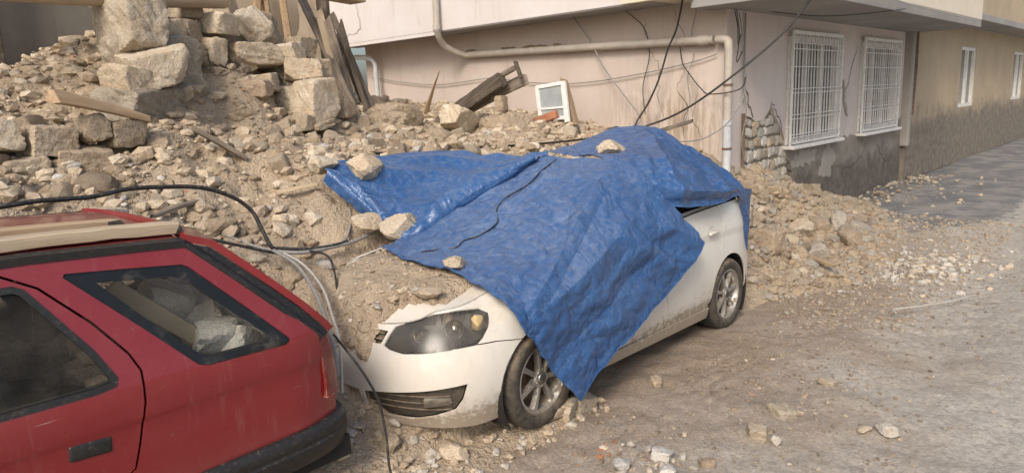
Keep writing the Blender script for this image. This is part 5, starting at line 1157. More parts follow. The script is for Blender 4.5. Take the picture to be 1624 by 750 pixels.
    # bumpers: swept section with an upper lip
    def bumper(name, path, zs, flip=1):
        prof = [(-.035, -.10), (-.012, -.105), (.012, -.085), (.024, -.04), (.026, -.012), (.020, -.004), (.020, .004), (.024, .012), (.020, .05), (.006, .066), (-.035, .07)]
        P = [Vector((a, b, 0)) for a, b in path]; v = []; n = len(prof)
        for i, p in enumerate(P):
            t = (P[min(i+1, len(P)-1)]-P[max(i-1, 0)]).normalized(); nn = Vector((t.y, -t.x, 0))*flip
            for a, b in prof: q = p+nn*a; v.append((q.x-o.x, q.y-YC, zs[i]+b))
        f = [(i*n+j, i*n+j+1, (i+1)*n+j+1, (i+1)*n+j) for i in range(len(P)-1) for j in range(n-1)]+[tuple(range(n)), tuple((len(P)-1)*n+j for j in range(n))]
        return mesh_obj(name, v, f, M['black_plastic'], root, 40)
    a = [(.985, 2.745), (1.2, 2.738), (1.4, 2.738), (1.55, 2.752), (1.64, 2.785), (1.695, 2.84), (1.715, 2.95), (1.735, 3.2), (1.74, 3.535)]; a += [(x, 2*YC-y) for x, y in a[-2::-1]]
    z_ = [.425, .428, .432, .437, .44, .442, .443, .443, .443]; z_ += z_[-2::-1]
    rbp = bumper('rear_bumper', [tuple(q) for q in catmull([(x, y, 0) for x, y in a], 4)] and [(q.x, q.y) for q in catmull([(x, y, 0) for x, y in a], 4)], np.interp(np.linspace(0, 1, 65), np.linspace(0, 1, 17), z_))
    b = [(-1.45-.0, 2.76), (-2.2, 2.80), (-2.42, 2.92), (-2.50, 3.2), (-2.52, 3.535)]; b += [(x, 2*YC-y) for x, y in b[-2::-1]]
    b = [(-2.13, 2.80)]+b[1:-1]+[(-2.13, 4.27)]
    bumper('front_bumper', [(q.x, q.y) for q in catmull([(x, y, 0) for x, y in b], 4)], [.42]*33, -1)
    fr = MB().box((-2.43-o.x, 0, .58), (.06, 1.3, .2), bev=.02).build('radiator_grille', M['black_plastic'], root)
    for s in (-1, 1): MB().box((-2.44-o.x, s*.52, .62), (.07, .30, .14), bev=.02).build('headlight', M['chrome'], root)
    MB().box((.55-o.x, 0, .47), (2.1, 1.36, .05)).build('cargo_floor', M['cabin_dark'], root); MB().box((-.1-o.x, 0, .32), (3.6, 1.5, .1)).build('underbody', M['cabin_dark'], root)
    MB().box((.45-o.x, .1, .72), (.14, 1.2, .5), (0, R(-12), 0), .04).build('rear_seat', M['cabin_dark'], root)
    MB().box((-.55-o.x, 0, .82), (.14, 1.2, .62), (0, R(-12), 0), .05).build('front_seats', M['cabin_dark'], root)
    sh = MB().box((0, 0, 0), (.62, .075, .018), None, .005).build('shelf_board', M['ruin_plaster'], root); sh.location = (1.05-o.x, 3.0-YC, 1.05); sh.rotation_euler = (R(-60), R(44), 0)
build_red()
# the stones seen through its side window
g_ = np.random.default_rng(5)
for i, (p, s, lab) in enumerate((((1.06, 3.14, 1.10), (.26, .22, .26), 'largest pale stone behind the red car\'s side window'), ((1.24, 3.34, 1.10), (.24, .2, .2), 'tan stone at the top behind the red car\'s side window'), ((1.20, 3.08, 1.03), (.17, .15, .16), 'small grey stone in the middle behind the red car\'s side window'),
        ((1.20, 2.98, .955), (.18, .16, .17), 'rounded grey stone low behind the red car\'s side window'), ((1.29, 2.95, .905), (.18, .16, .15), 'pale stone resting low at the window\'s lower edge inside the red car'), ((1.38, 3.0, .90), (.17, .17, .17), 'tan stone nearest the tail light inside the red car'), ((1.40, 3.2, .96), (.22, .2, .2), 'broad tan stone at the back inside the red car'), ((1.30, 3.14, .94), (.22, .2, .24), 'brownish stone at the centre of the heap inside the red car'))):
    o_ = stone_obj('stone', s, 820+i, ['stone_lifted', 'stone_lifted', 'stone_white', 'stone_lifted', 'stone_lifted', 'stone_white', 'stone_lifted', 'stone_white'][i], p, tuple(g_.uniform(-.5, .5, 3)), .25, 3); tag(o_, lab, 'stone', 'stones inside the red car')
def fill_red():
    g = np.random.default_rng(9); mb = MB()
    for i in range(70):
        s = g.uniform(.08, .22); x = g.uniform(.75, 1.45); y = g.uniform(3.02, 4.1); z = g.uniform(.5, .86)-.25*max(0, x-1.2)
        if y > 3.3: z += .1
        v, f = stone_shape(1, 700+i, (s, s*.9, s*.7), .2); mb.add([Vector(q)+Vector((x, y, z)) for q in v], f)
    tag(mb.build('cargo_rubble', M['stone_brown']), 'brown rubble filling the boot of the red car', 'rubble', kind='stuff')
fill_red()
def sheet(root, name, net, n, m, seed, amp, mat, waves=(), edge=.006, ragged=.0):
    P = np.array(net, float); ni, nj = P.shape[:2]
    I, J = np.meshgrid(np.linspace(0, ni-1, n), np.linspace(0, nj-1, m), indexing='ij')
    if ragged:
        tt = np.linspace(0, 1, n); r0 = ragged*fbm(tt*14, tt*0+seed, 3, seed)
        J = J+((1-J/(nj-1))**6*np.abs(r0)[:, None])*(nj-1)
    S = net_eval(net, I, J); dI = np.gradient(S, axis=0); dJ = np.gradient(S, axis=1); N = np.cross(dI, dJ); N /= np.linalg.norm(N, axis=-1)[..., None]+1e-9
    out_dir = np.array([-.35, -.55, .75]); sg = np.sign((N @ out_dir).mean()); N = N*sg
    li = np.cumsum(np.linalg.norm(dI, axis=-1), 0); lj = np.cumsum(np.linalg.norm(dJ, axis=-1), 1)   # lengths along the cloth
    a = li.mean(1)[:, None]+0*li; b = lj.mean(0)[None, :]+0*lj
    wa = a+.05*fbm(a*4, b*4, 2, seed+1); wb = b+.05*fbm(a*4+9, b*4, 2, seed+2); h = 0
    for k, (cell, am) in enumerate(((.60, .070), (.32, .048), (.16, .025), (.085, .019), (.045, .0095))):
        an = .7*k+.3*seed; x = (wa*math.cos(an)-wb*math.sin(an))/cell; y = (wa*math.sin(an)+wb*math.cos(an))/cell*.8; h = h+am*facet(x, y, seed*7+k)*(1 if k < 2 else .25+1.3*vnoise(a*2.2+k, b*2.2, seed+40+k))
    for (ia, ja, ib, jb, wd, am) in waves:     # long folds from one place of the cloth to another
        d = np.array([ib-ia, jb-ja], float); L2 = d @ d; t = np.clip(((I-ia)*d[0]+(J-ja)*d[1])/L2, 0, 1); q = np.hypot(I-ia-t*d[0], J-ja-t*d[1])
        h = h+1.6*am*np.maximum(0, 1-q/wd)*np.sin(np.pi*np.clip(t, .04, .96))
    V = S+N*(amp*h+.018)[..., None]
    W = np.array([cw(p)[:] for p in V.reshape(-1, 3)])
    f = grid_faces(n, m); f = f if sg > 0 else f[:, ::-1]
    o = fast_mesh(name, W, f, mat); o.data.polygons.foreach_set('use_smooth', [True]*len(f)); o.data.set_sharp_from_angle(angle=R(24)); o.parent = root
    mod_solid(o, .003)
    return o, V, N
def build_tarp():
    root = empty('tarpaulin', label='crumpled blue tarpaulin spread over the white car and weighted with stones', cat='tarpaulin')
    A = NET['A']; B = [c+[[c[2][0]+(c[1][0]-c[2][0])*.16, c[2][1]+(c[1][1]-c[2][1])*.16+.02, c[2][2]-.035]] for c in NET['B']]
    for k in range(6):                     # the right hand edge of the side sheet lies rolled on the front sheet
        B[k][2][2] += .02
    o, V, N = sheet(root, 'front_sheet', A, 240, 150, 3, 1.0, M['tarp_dusty'], [(3.2, 4, 3.6, 0, .35, .035), (4.6, 3.6, 3.9, .4, .4, .03), (5.4, 4, 5.0, .2, .35, -.03), (2.0, 3.8, 1.0, .3, .3, .02), (4.2, 2.6, 6, 3.2, .4, .03), (4.3, 1.6, 6, 1.8, .35, .025), (.6, 3.6, .5, .4, .3, .02), (4.9, 3.4, 6, 4, .3, .03)], ragged=.02)
    n, m = 240, 150
    cord = []
    for i, j in ((1.62, 3.9), (1.66, 3.4), (1.60, 3.0), (1.42, 2.55), (1.50, 2.1), (1.72, 1.75), (1.62, 1.3), (1.42, 1.0), (1.35, .75), (1.0, .55), (.75, .42)):
        a, b = min(n-1, int(i/6*(n-1))), min(m-1, int(j/4*(m-1))); cord.append(cw(V[a, b]+N[a, b]*.004))
    MB().tube(catmull(cord, 5), .0055, 5).build('cord', M['cable_black'], root)
    for ed in (V[:, 0], V[-1, :], V[:60, -1]):
        MB().tube([cw(p) for p in ed[::4]], .006, 5).build('hem', M['tarp'], root, 60)
    sheet(root, 'side_sheet', B, 170, 90, 5, .9, M['tarp'], [(.3, .4, 4.5, 1.2, .28, .03), (1, 1.6, 4.6, 1.6, .25, .025), (3.0, 2.0, 5, 2.0, .35, .045), (2.0, .2, 4.8, .6, .25, .02), (.2, 1.6, 2.6, 2.0, .25, .03)])
    Bn = np.array(B); js = np.linspace(2.6, 4.95, 60); E = net_eval(B, js, np.full(60, 1.93)); rr = .024+.010*fbm(js*6, js*0, 3, 66)
    MB().tube([cw(p+np.array([-.012, -.018, .022])) for p in E], [max(.012, float(q)) for q in rr], 9).build('rolled_edge', M['tarp'], root, 50)
    sheet(root, 'rear_sheet', NET['C'], 190, 100, 8, 1.15, M['tarp'], [(0, 1, 3, 1.2, .3, .03), (2, 0, 2.4, 3, .3, .03), (4.4, .5, 4.1, 3, .3, .03), (1.0, 2.4, 5.5, 2.5, .25, .03)])
    sheet(root, 'hanging_flap', NET['D'], 40, 50, 11, .8, M['tarp'], [(1, 0, 1, 2, .4, .03)])
build_tarp()
# ---------------------------------------------------------------- stones on the tarpaulin
def top_of(x, y): return 0
for i, (p, s, rz, bl, mt, lab) in enumerate((((2.79, 4.60, 1.50), (.26, .20, .15), .5, .3, 'stone_pale', 'flat pale stone wrapped in the far left corner of the blue tarpaulin'),
    ((3.02, 4.42, 1.45), (.29, .24, .22), .3, .5, 'stone_pale', 'large squarish pale stone on the upper left edge of the tarpaulin'),
    ((2.82, 4.11, 1.13), (.25, .18, .15), -.4, .2, 'stone', 'oblong tan stone at the lower left edge of the tarpaulin'),
    ((2.93, 3.90, 1.08), (.27, .22, .19), .2, .45, 'stone_pale', 'blocky tan stone where the tarpaulin folds meet above the bonnet'),
    ((2.63, 3.02, 1.0), (.19, .13, .08), .3, .2, 'stone_pale', 'small flat pale stone on the lower middle of the tarpaulin'),
    ((4.48, 3.22, 1.50), (.27, .20, .15), -.5, .3, 'stone', 'tan stone lying on top of the tarpaulin over the roof'),
    ((6.35, 3.95, 1.05), (.16, .14, .12), .5, .3, 'stone_pale', 'pale stone beyond the top right edge of the tarpaulin'))):
    o_ = stone_obj('stone', tuple(q*1.06 for q in s), 640+i, 'stone' if i % 3 else 'stone_pale', p, (.15*(-1)**i, .12, rz), 0, 5, .13); tag(o_, lab, 'stone', 'stones weighting the tarpaulin')
# stones on the street and by the front wheel
for i, (x, y, s, mt, lab) in enumerate(((3.24, 2.60, (.22, .16, .12), 'stone', 'tan stone beside the lowest corner of the tarpaulin'), (2.27, 2.70, (.24, .17, .11), 'stone', 'flat tan stone on the dirt below the white bumper'),
    (3.93, 1.61, (.15, .12, .07), 'stone_pale', 'largest pale stone in the patch of chips mid street'), (4.13, 1.09, (.15, .12, .09), 'stone_grey', 'grey stone alone near the right side of the street'), (3.57, 1.60, (.12, .11, .09), 'stone_pale', 'pale rounded stone in the lower middle of the street'),
    (3.57, 1.50, (.10, .08, .06), 'stone_grey', 'small grey stone next to a pale rounded one on the street'), (4.57, 1.58, (.14, .12, .05), 'stone_pale', 'flat pale slab of stone lying on the street'), (4.07, 1.19, (.10, .08, .05), 'stone_pale', 'small pale stone left of the lone grey one on the street'),
    (3.85, 2.44, (.10, .09, .07), 'stone', 'tan stone on the dirt below the car\'s sill'), (2.98, 2.60, (.19, .13, .10), 'stone_brown', 'brown stone lodged at the foot of the front tyre'), (3.06, 2.58, (.15, .12, .13), 'stone', 'tan stone between the front tyre and the tarpaulin corner'),
    (2.36, 2.95, (.20, .10, .06), 'stone_brown', 'flat shard of stone leaning under the front bumper'), (2.25, 2.90, (.17, .10, .05), 'stone_brown', 'long thin stone shard before the front bumper'), (2.02, 2.92, (.15, .12, .13), 'stone', 'blocky clod between the red bumper and the white car'),
    (3.12, 1.67, (.09, .07, .05), 'stone_brown', 'brown stone at the bottom edge of the street'), (2.88, 1.76, (.11, .10, .07), 'stone_white', 'whitish lump at the right of the plaster spill'), (3.02, 1.88, (.12, .10, .08), 'stone_white', 'whitish lump on top of the plaster spill'), (2.80, 1.98, (.13, .1, .08), 'stone_white', 'whitish lump at the left of the plaster spill'),
    (6.9, 3.02, (.30, .24, .26), 'stone_brown', 'largest brown stone low in the heap behind the rear wheel'), (7.5, 2.75, (.26, .22, .22), 'stone_grey', 'grey boulder at the foot of the heap beyond the car'), (8.35, 2.72, (.28, .22, .24), 'stone_brown', 'brown boulder at the right foot of the heap'), (7.9, 3.1, (.30, .25, .24), 'stone_pale', 'pale boulder half way up the heap beyond the car'), (7.05, 3.4, (.28, .24, .22), 'stone_brown', 'dark brown stone high in the heap beside the tail'),
    (8.6, 2.95, (.22, .2, .3), 'stone_grey', 'upright grey stone at the right end of the heap'))):
    z = surf(x, y); o_ = stone_obj('stone', s, 660+i, mt, (x, y, z+s[2]*.28), (.15*math.sin(i*2.1), .15*math.cos(i*1.7), i*1.3), 0 if i % 2 else .2, 4, .11); tag(o_, lab, 'stone', 'stones picked out on the ground')
o_ = stone_obj('stone', (.22, .18, .15), 691, 'stone_pale', (1.35, 4.68, 1.30), (0, .1, .4), .3, 4); tag(o_, 'pale pointed stone above the timber on the red roof', 'stone')
o_ = stone_obj('stone', (.16, .14, .2), 692, 'stone_brown', (6.15, 6.05, 1.86), (0, 0, .2), .5, 3); tag(o_, 'brown block propped under the leaning dark beam', 'stone')

# ---------------------------------------------------------------- timbers
def timber(name, a, b, w, t, mat, label, cat, seed, roll=0.0, group=None, taper=1.0, split=.03):
    """sawn timber from a to b: long axis is local X, worn edges, uneven split ends"""
    a, b = Vector(a), Vector(b); L = (b-a).length; g = np.random.default_rng(seed); n = max(6, int(L/.08)); v = []; f = []
    for i in range(n+1):
        s = i/n; k = 1+(taper-1)*s; bow = .012*L*math.sin(math.pi*s)*g.uniform(.8, 1.2)
        ring = [(-.5, -.42), (-.44, -.5), (.44, -.5), (.5, -.42), (.5, .42), (.44, .5), (-.44, .5), (-.5, .42)]
        for y, z in ring:
            dx = g.normal(0, split) if i in (0, n) else 0
            v.append((s*L+dx*min(1, L), y*w*k*(1+g.normal(0, .025)), z*t*k*(1+g.normal(0, .03))+bow))
    for i in range(n):
        for j in range(8): j2 = (j+1) % 8; f.append((i*8+j, i*8+j2, (i+1)*8+j2, (i+1)*8+j))
    f += [tuple(range(7, -1, -1)), tuple(n*8+j for j in range(8))]
    o = mesh_obj(name, v, f, M[mat], None, 30); x = (b-a).normalized(); q = x.to_track_quat('X', 'Z'); o.location = a; o.rotation_euler = (q.to_matrix() @ Euler((roll, 0, 0)).to_matrix()).to_euler()
    return tag(o, label, cat, group)
timber('wooden_beam', (6.15, 7.45, 1.50), (6.15, 6.02, 2.15), .10, .17, 'wood_dark', 'long dark squared beam leaning out of the rubble before the pink wall', 'beam', 1)
timber('wooden_beam', (6.3, 7.40, 1.58), (6.32, 5.80, 2.14), .06, .13, 'wood', 'second grey plank lying behind the dark leaning beam', 'beam', 2)
def t_post():
    root = empty('broken_post', (6.2, 6.6, 1.98), label='broken wooden post with a short crosspiece above the leaning beam', cat='post')
    o = Vector((6.2, 6.6, 1.98))
    MB().tube([Vector(p)-o for p in catmull([(6.2, 6.75, 1.93), (6.2, 6.4, 2.07), (6.2, 6.1, 2.19), (6.2, 5.86, 2.27)], 4)], .034, 7).build('shaft', M['wood'], root, 40)
    MB().box(Vector((6.2, 5.80, 2.25))-o, (.05, .035, .22), (R(-24), 0, 0), .008).build('crosspiece', M['wood_dark'], root)
t_post()
timber('wood_splinter', (6.4, 7.78, 1.78), (6.4, 7.44, 2.32), .09, .03, 'wood_tan', 'pointed wood splinter sticking up left of the leaning beam', 'splinter', 3, taper=.12)
timber('wooden_pole', (6.55, 4.30, 1.46), (6.95, 3.96, 1.60), .05, .05, 'wood_dark', 'short dark pole end poking out behind the top of the tarpaulin', 'pole', 4, taper=.7)
timber('wooden_board', (7.32, 5.84, 1.50), (7.32, 6.04, 2.14), .10, .04, 'wood_tan', 'brown board standing behind the white window sash', 'board', 5)
timber('wooden_board', (1.30, 5.38, 2.06), (1.92, 5.40, 1.87), .14, .09, 'wood_tan', 'splintered tan board end beside the ruin at the left', 'board', 6, taper=.45, split=.05)
timber('wooden_plank', (2.18, 5.33, 1.79), (2.52, 5.28, 1.55), .09, .035, 'wood', 'grey plank lying down the middle of the rubble slope', 'plank', 7)
timber('roof_timber', (.2, 2.96, 1.492), (1.085, 2.98, 1.458), .10, .045, 'wood_pale', 'pale timber lying on the edge of the red car\'s roof', 'timber', 8)
timber('roof_timber', (.1, 3.12, 1.515), (.9, 3.13, 1.492), .10, .025, 'wood_tan', 'second pale board on the red roof behind the timber', 'timber', 9)
PL = [((6.2, 10.45, 3.62), (6.2, 9.22, 1.80), .14, .05, 'wood', 'longest grey plank leaning steeply, leftmost of the plank pile'), ((6.25, 10.05, 3.35), (6.2, 9.45, 1.80), .12, .04, 'wood_pale', 'pale plank second from the left in the leaning pile'), ((6.45, 9.98, 3.30), (6.4, 9.0, 1.85), .10, .04, 'wood_dark', 'dark plank crossing the middle of the leaning pile'),
      ((6.2, 9.74, 3.20), (6.15, 9.10, 1.80), .13, .05, 'wood', 'broad grey plank in the middle of the leaning pile'), ((6.3, 9.55, 3.12), (6.25, 8.92, 1.80), .08, .04, 'wood_dark', 'thin dark plank at the right of the leaning pile'), ((6.0, 9.40, 2.55), (5.95, 8.80, 1.80), .16, .05, 'wood', 'short wide plank low at the right of the leaning pile'), ((6.5, 9.95, 3.0), (6.5, 9.3, 1.9), .18, .05, 'wood_dark', 'wide dark plank behind the leaning pile'), ((6.05, 9.8, 2.6), (6.0, 9.2, 1.75), .12, .045, 'wood_pale', 'pale broken plank low in the leaning pile')]
k_ = .86
PL = [((a[0]*k_, a[1]*k_, 1.92+(a[2]-1.92)*k_), (b[0]*k_, b[1]*k_, 1.92+(b[2]-1.92)*k_-.05), w*k_, t*k_, mt, lab) for a, b, w, t, mt, lab in PL]
for i, (a, b, w, t, mt, lab) in enumerate(PL): timber('leaning_plank', a, b, w, t, mt, lab, 'plank', 20+i, roll=.3*i, group='planks leaning before the white wall', split=.06)
timber('dark_post', (5.5, 8.72, 1.6), (5.45, 8.68, 4.2), .14, .14, 'wood_dark', 'blackened upright post behind the leaning planks', 'post', 31)
for i, (x, y, L, an, mt, lab) in enumerate(((1.75, 4.72, .34, .4, 'wood', 'small grey board end by the pale pointed stone'), (3.0, 4.98, .3, 1.2, 'wood', 'short broken slat below the tarpaulin\'s far left corner'), (2.62, 4.72, .28, -.5, 'wood_pale', 'short pale slat among stones left of the tarpaulin'), (6.9, 5.5, .4, .7, 'wood_dark', 'dark lath lying below the window sash'), (7.3, 5.3, .45, .2, 'wood_dark', 'thin dark lath on the rubble right of the sash'), (9.6, 2.9, .4, .3, 'wood', 'grey stick on the right slope of the heap'), (7.2, 2.6, .3, 1.2, 'wood_tan', 'bent tan stick at the foot of the heap'), (5.0, 6.0, .4, .9, 'wood_pale', 'pale lath on the rubble ridge behind the tarpaulin'))):
    z = surf(x, y)+.04; timber('wood_scrap', (x-L/2*math.cos(an), y-L/2*math.sin(an), z+.02), (x+L/2*math.cos(an), y+L/2*math.sin(an), z+.06), .05, .025, mt, lab, 'wood', 50+i, split=.04)

# ---------------------------------------------------------------- window sash, brick, bottle, bag
def sash():
    root = empty('window_sash', (7.2, 6.1, 1.62), label='broken white window sash with grey glass leaning on the rubble', cat='window'); o = Vector((7.2, 6.1, 1.62))
    bl, br, tr, tl = [Vector(p) for p in ((7.16, 6.31, 1.60), (7.16, 5.86, 1.61), (7.24, 5.98, 2.09), (7.24, 6.43, 2.05))]
    def rail(a, b, w, nm):
        a, b = Vector(a), Vector(b); d = (b-a); L = d.length; mb = MB().box((L/2, 0, 0), (L+w*.6, .045, w), None, .006); ob = mb.build(nm, M['white_paint'], root); x = d.normalized(); n = (tr-bl).cross(tl-br).normalized(); zz = x.cross(n).normalized()
        mm = Matrix((x, n, zz)).transposed().to_4x4(); ob.matrix_local = Matrix.Translation(a-o) @ mm
    rail(bl, tl, .055, 'stile'); rail(br, tr, .07, 'stile'); rail(tl, tr, .05, 'rail'); rail(bl.lerp(tl, .08), br.lerp(tr, .08), .05, 'rail'); rail(bl.lerp(tl, .36), br.lerp(tr, .36), .03, 'rail')
    n = (tr-bl).cross(tl-br).normalized()*.004
    for f0, f1 in ((.10, .35), (.37, .96)):
        q = [bl.lerp(tl, f0), br.lerp(tr, f0), br.lerp(tr, f1), bl.lerp(tl, f1)]; v = [p-o+n for p in q]+[p-o-n for p in q]
        mesh_obj('pane', v, [(0, 1, 2, 3), (7, 6, 5, 4), (0, 4, 5, 1), (1, 5, 6, 2), (2, 6, 7, 3), (3, 7, 4, 0)], M['sash_glass'], root)
M['sash_glass'] = simple('dusty_sash_glass', (.36, .39, .40), .25, var=.12, sc=5, dust=.3)
sash()
o_ = MB().box((0, 0, 0), (.10, .34, .10), None, .012).build('hollow_brick', M['brick'], None); o_.location = (6.9, 6.0, 1.66); o_.rotation_euler = (R(-16), 0, .2); tag(o_, 'red brown brick lying below the white window sash', 'brick')
o_ = stone_obj('cement_bag', (.50, .42, .30), 900, 'stone_pale', (5.75, 6.42, 1.70), (.2, .35, .4), .1, 5, .13); tag(o_, 'crumpled pale bundle on the rubble below the leaning beam', 'bundle')
for i, (x, y, s) in enumerate(((6.3, 6.1, (.75, .6, .5)), (5.3, 7.1, (.9, .8, .5)), (4.75, 6.5, (.55, .45, .35)))):
    o_ = stone_obj('earth_clod', s, 930+i, 'mound', (x, y, surf(x, y)+.02), (0, .1, i), 0, 5, .14); tag(o_, ['big lump of earth right of the leaning beam', 'big rounded lump of earth left of the leaning beam', 'smaller lump of earth on the ridge left of the leaning beam'][i], 'earth clod', 'lumps of earth on the ridge')
def bottle():
    root = empty('plastic_bottle', (11.0, 3.62, .07), (0, 0, .8), 'small green plastic bottle lying at the edge of the rubble heap', 'bottle')
    MB().lathe([(0, 0), (.05, 0), (.055, .02), (.055, .20), (.04, .24), (.018, .27), (.018, .30)], 20).build('body', M['green'], root, 50).rotation_euler = (0, 0, 0)
    MB().lathe([(0, .325), (.02, .325), (.02, .295)], 16).build('cap', M['white_paint'], root, 50)
bottle()
# ---------------------------------------------------------------- cables
def cable(name, pts, r, mat, label, group=None, n=8, cat='cable'):
    P = catmull(pts, n); c = P[0].copy(); o = MB().tube([p-c for p in P], r, 8).build(name, M[mat], None, 70); o.location = c; return tag(o, label, cat, group)
loop = [(0.71, 4.35, 1.48), (0.93, 4.35, 1.49), (1.18, 4.35, 1.48), (1.36, 4.35, 1.5), (1.56, 4.35, 1.49), (1.78, 4.35, 1.46), (1.96, 4.33, 1.38), (2.06, 4.3, 1.28), (2.09, 4.25, 1.16), (2.11, 4.2, 1.06), (2.15, 4.18, 1.0)]
cable('power_cable', [(-1.2, 4.45, 1.30), (0, 4.4, 1.46)]+loop, .013, 'cable_black', 'thick black cable looping high over the rubble behind the red car')
low = [(-.8, 4.6, 1.3), (0.71, 4.5, 1.35), (1.2, 4.5, 1.31), (1.4, 4.45, 1.28), (1.62, 4.4, 1.2), (1.84, 4.3, 1.12), (2.07, 4.2, 1.03), (2.16, 4.17, 1.0)]
cable('power_cable', low, .010, 'cable_black', 'black cable lying just above the red roof and timber')
cable('conduit_cable', [(2.11, 4.2, 1.02), (2.27, 4.1, 0.995), (2.46, 4.1, 0.99), (2.66, 4.1, 1.0), (2.8, 4.12, 1.02), (2.94, 4.15, 1.05)], .013, 'cable_grey', 'grey cable running from the knot of cables to the tarpaulin')
cable('conduit_cable', [(2.12, 4.22, 1.04), (2.30, 4.12, 1.01), (2.5, 4.1, 1.0), (2.62, 4.1, 1.01)], .011, 'cable_black', 'black cable beside the grey one leaving the cable knot')
cable('conduit_cable', [(2.85, 4.4, 1.18), (2.78, 4.3, 1.09), (2.63, 4.15, 1.01), (2.46, 4.1, 1.0)], .010, 'cable_grey', 'short grey cable rising to the tarpaulin corner stone')
cable('conduit_cable', [(2.12, 4.2, 1.03), (2.14, 3.95, 0.96), (2.04, 3.6, 0.89), (1.92, 3.3, 0.82), (1.81, 3.05, 0.74), (1.76, 2.95, 0.60)], .012, 'cable_grey', 'grey cable hanging from the knot down behind the red tail light')
cable('conduit_cable', [(2.16, 4.2, 1.02), (2.19, 3.95, 0.95), (2.10, 3.6, 0.88), (1.97, 3.3, 0.80), (1.85, 3.05, 0.72), (1.79, 2.97, 0.5)], .008, 'cable_white', 'pale thin cable hanging beside the grey one behind the tail light')
cable('thin_cable', [(2.32, 4.1, 1.0), (2.33, 3.9, 0.99), (2.28, 3.75, 0.93), (2.2, 3.6, 0.80)], .007, 'cable_black', 'thin black cable drooping onto the earth on the bonnet')
cable('thin_cable', [(1.76, 2.95, 0.82), (1.73, 2.78, 0.77), (1.77, 2.72, 0.66), (1.82, 2.70, 0.52), (1.82, 2.66, 0.36), (1.80, 2.62, 0.2), (1.82, 2.58, 0.05), (1.85, 2.5, .02)], .006, 'cable_black', 'thin black wire hanging before the white bumper down to the ground')
cable('conduit_cable', [(2.16, 4.17, 1.0), (2.07, 4.4, 1.05), (1.97, 4.55, 1.12)], .009, 'cable_grey', 'short grey cable end behind the knot of cables')
cable('overhead_cable', [(7.86, 3.05, 2.86), (7.67, 3.3, 2.48), (7.3, 3.75, 2.01), (7.14, 4.2, 1.7), (6.99, 4.6, 1.54), (6.6, 4.85, 1.46), (6.04, 4.95, 1.44), (5.33, 4.95, 1.45), (4.75, 5.0, 1.47), (4.19, 5.0, 1.48), (3.6, 5.1, 1.5)], .012, 'cable_black', 'long black cable sagging from the balcony edge to the rubble behind the tarpaulin')
cable('hanging_cable', [(7.86, 4.55, 3.3), (7.9, 4.7, 2.72), (7.9, 4.83, 2.45), (7.85, 4.93, 2.09), (7.8, 5.06, 1.79), (7.75, 5.18, 1.59), (7.6, 5.14, 1.48)], .012, 'cable_black', 'black cable hanging straight down the pink facade near the corner')
cable('hanging_cable', [(8.0, 6.40, 3.0), (8.05, 6.16, 2.66), (8.0, 5.87, 2.26), (7.9, 5.49, 1.9), (7.8, 5.17, 1.6), (7.6, 5.2, 1.5)], .010, 'cable_grey', 'grey cable slanting down the middle of the pink facade')
cable('telephone_wire', [(8.1, 11.4, 2.42), (8.1, 10.42, 2.28), (8.1, 9.39, 2.2), (8.1, 8.16, 2.25), (8.1, 7.48, 2.16), (8.1, 6.61, 2.1), (8.1, 5.94, 2.12), (8.1, 5.14, 2.2), (8.1, 4.59, 2.28), (8.1, 4.28, 2.35)], .007, 'cable_grey', 'thin wire strung sagging across the whole pink facade')
cable('hanging_cable', [(8.08, 4.77, 2.47), (8.08, 4.73, 2.27), (8.05, 4.6, 2.11), (8.0, 4.44, 1.96), (8.0, 4.32, 1.88), (7.98, 4.0, 1.90), (8.2, 3.98, 1.96), (8.55, 4.12, 2.1)], .007, 'cable_black', 'black wire looping round the corner downpipe')
cable('hanging_cable', [(8.5, 4.1, 2.1), (8.2, 3.97, 1.85), (7.9, 3.95, 1.62), (7.7, 4.0, 1.48), (7.58, 4.2, 1.36), (7.54, 4.5, 1.33)], .008, 'cable_grey', 'grey wire swinging low from the corner towards the rubble')
cable('balcony_wire', [(7.86, 3.03, 2.88), (8.6, 2.99, 2.93), (9.6, 2.98, 2.99), (10.4, 2.98, 2.98), (11.6, 2.98, 2.96), (15, 2.98, 2.95)], .010, 'cable_white', 'pale wire fixed along the edge of the balcony')
for i, (x, z0, z1) in enumerate(((8.27, 2.86, 2.25), (8.33, 2.86, 2.35), (8.22, 2.86, 2.45))):
    cable('loose_wire', [(x, 4.12, z0), (x+.03, 4.09, (z0+z1)/2), (x-.05+.04*i, 4.08, z1), (x+.06, 4.06, z1+.12)], .006, 'cable_black' if i != 1 else 'cable_grey', ['black wire tangle hanging at the top of the corner', 'grey wire hanging right of the black tangle at the corner', 'shortest black wire at the top of the corner'][i], 'loose wires at the building corner')
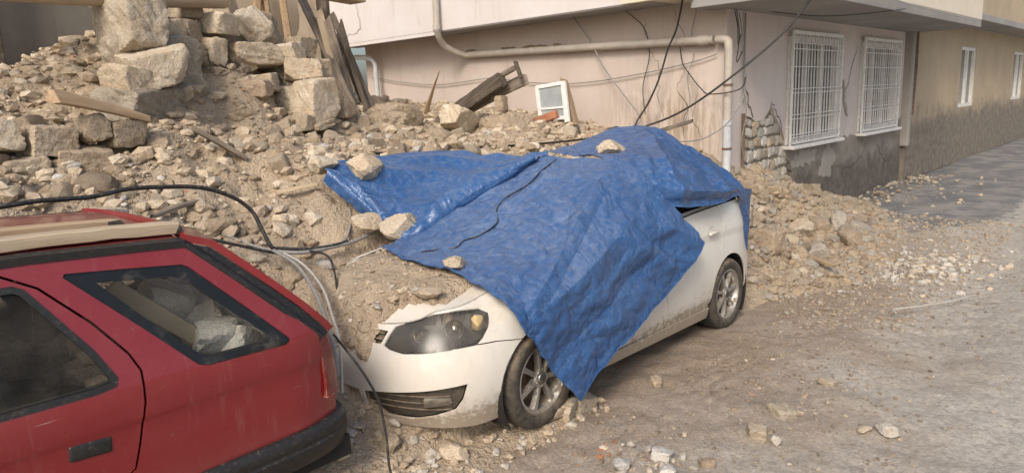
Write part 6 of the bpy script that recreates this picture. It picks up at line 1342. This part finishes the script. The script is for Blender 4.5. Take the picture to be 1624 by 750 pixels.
for i, (pts, lab) in enumerate(((((8.09, 4.55, 2.9), (8.09, 4.62, 2.6), (8.08, 4.58, 2.35), (8.08, 4.66, 2.1), (8.07, 4.62, 1.8), (8.08, 4.70, 1.5)), 'thin grey wire dangling on the facade just left of the downpipe'), (((8.09, 5.6, 3.0), (8.08, 5.3, 2.75), (8.08, 5.22, 2.4), (8.05, 5.30, 2.0), (7.95, 5.2, 1.65)), 'kinked thin wire between the two hanging facade cables'), (((8.62, 4.14, 2.1), (8.5, 4.1, 1.9), (8.55, 4.1, 1.6), (8.44, 4.1, 1.3), (8.52, 4.1, 1.05)), 'thin wire dangling beside the bared masonry'), (((9.0, 4.1, 2.88), (9.6, 3.6, 2.80), (10.2, 3.2, 2.83), (10.9, 3.0, 2.9)), 'thin wire slung under the balcony slab'))):
    cable('loose_wire', pts, .0055, 'cable_grey' if i % 2 == 0 else 'cable_black', lab)
cable('white_cable', [(6.33, 1.66, .02), (6.40, 1.70, .03), (6.52, 1.60, .035), (6.73, 1.49, .03), (7.0, 1.36, .03), (7.3, 1.28, .02)], .007, 'cable_white', 'white cord lying on the street at the right edge')
# debris by the far wall and scattered bits in the alley
tag(scatter_small('alley_debris', 420, ((10.5, 17), (2.2, 4.05)), (.02, .12), ['stone_grey', 'stone_pale', 'stone_brown'], 1, 81, lambda X, Y: np.clip(np.exp(-((Y-3.95)/.35)**2)+.08, 0, 1), pw=2.4), 'broken plaster and stones along the foot of the far wall', 'rubble', kind='stuff')

# earth caked over the middle of the grille and bumper top, and lumps of it on the bumper
def caked_earth():
    us = np.linspace(-.45, .40, 90); zs = np.linspace(.47, .70, 34); U, Z = np.meshgrid(us, zs, indexing='ij')
    n = fbm(U*9, Z*9, 4, 91); m = .55+n*.8-np.abs(U+.02)/.42*.55-np.clip(.585-Z, 0, 1)*4.2-np.clip(U-.22, 0, 1)*6+np.clip(-U, 0, .3)*.8
    th = np.clip(m, -.3, .6)*.075+.012*fbm(U*40, Z*40, 3, 92); P = wshell_in(U, Z, -(th+.002)); V = np.array([cw(p)[:] for p in P.reshape(-1, 3)])
    f = grid_faces(len(us), len(zs)); k = (m.ravel()[f] > -.02).all(1); f = f[k]; q, inv = np.unique(f, return_inverse=True)
    o = fast_mesh('caked_earth', V[q], inv.reshape(-1, 4), M['mound']); tag(o, 'earth caked over the white car\'s grille below the bonnet lip', 'earth', kind='stuff')
caked_earth()
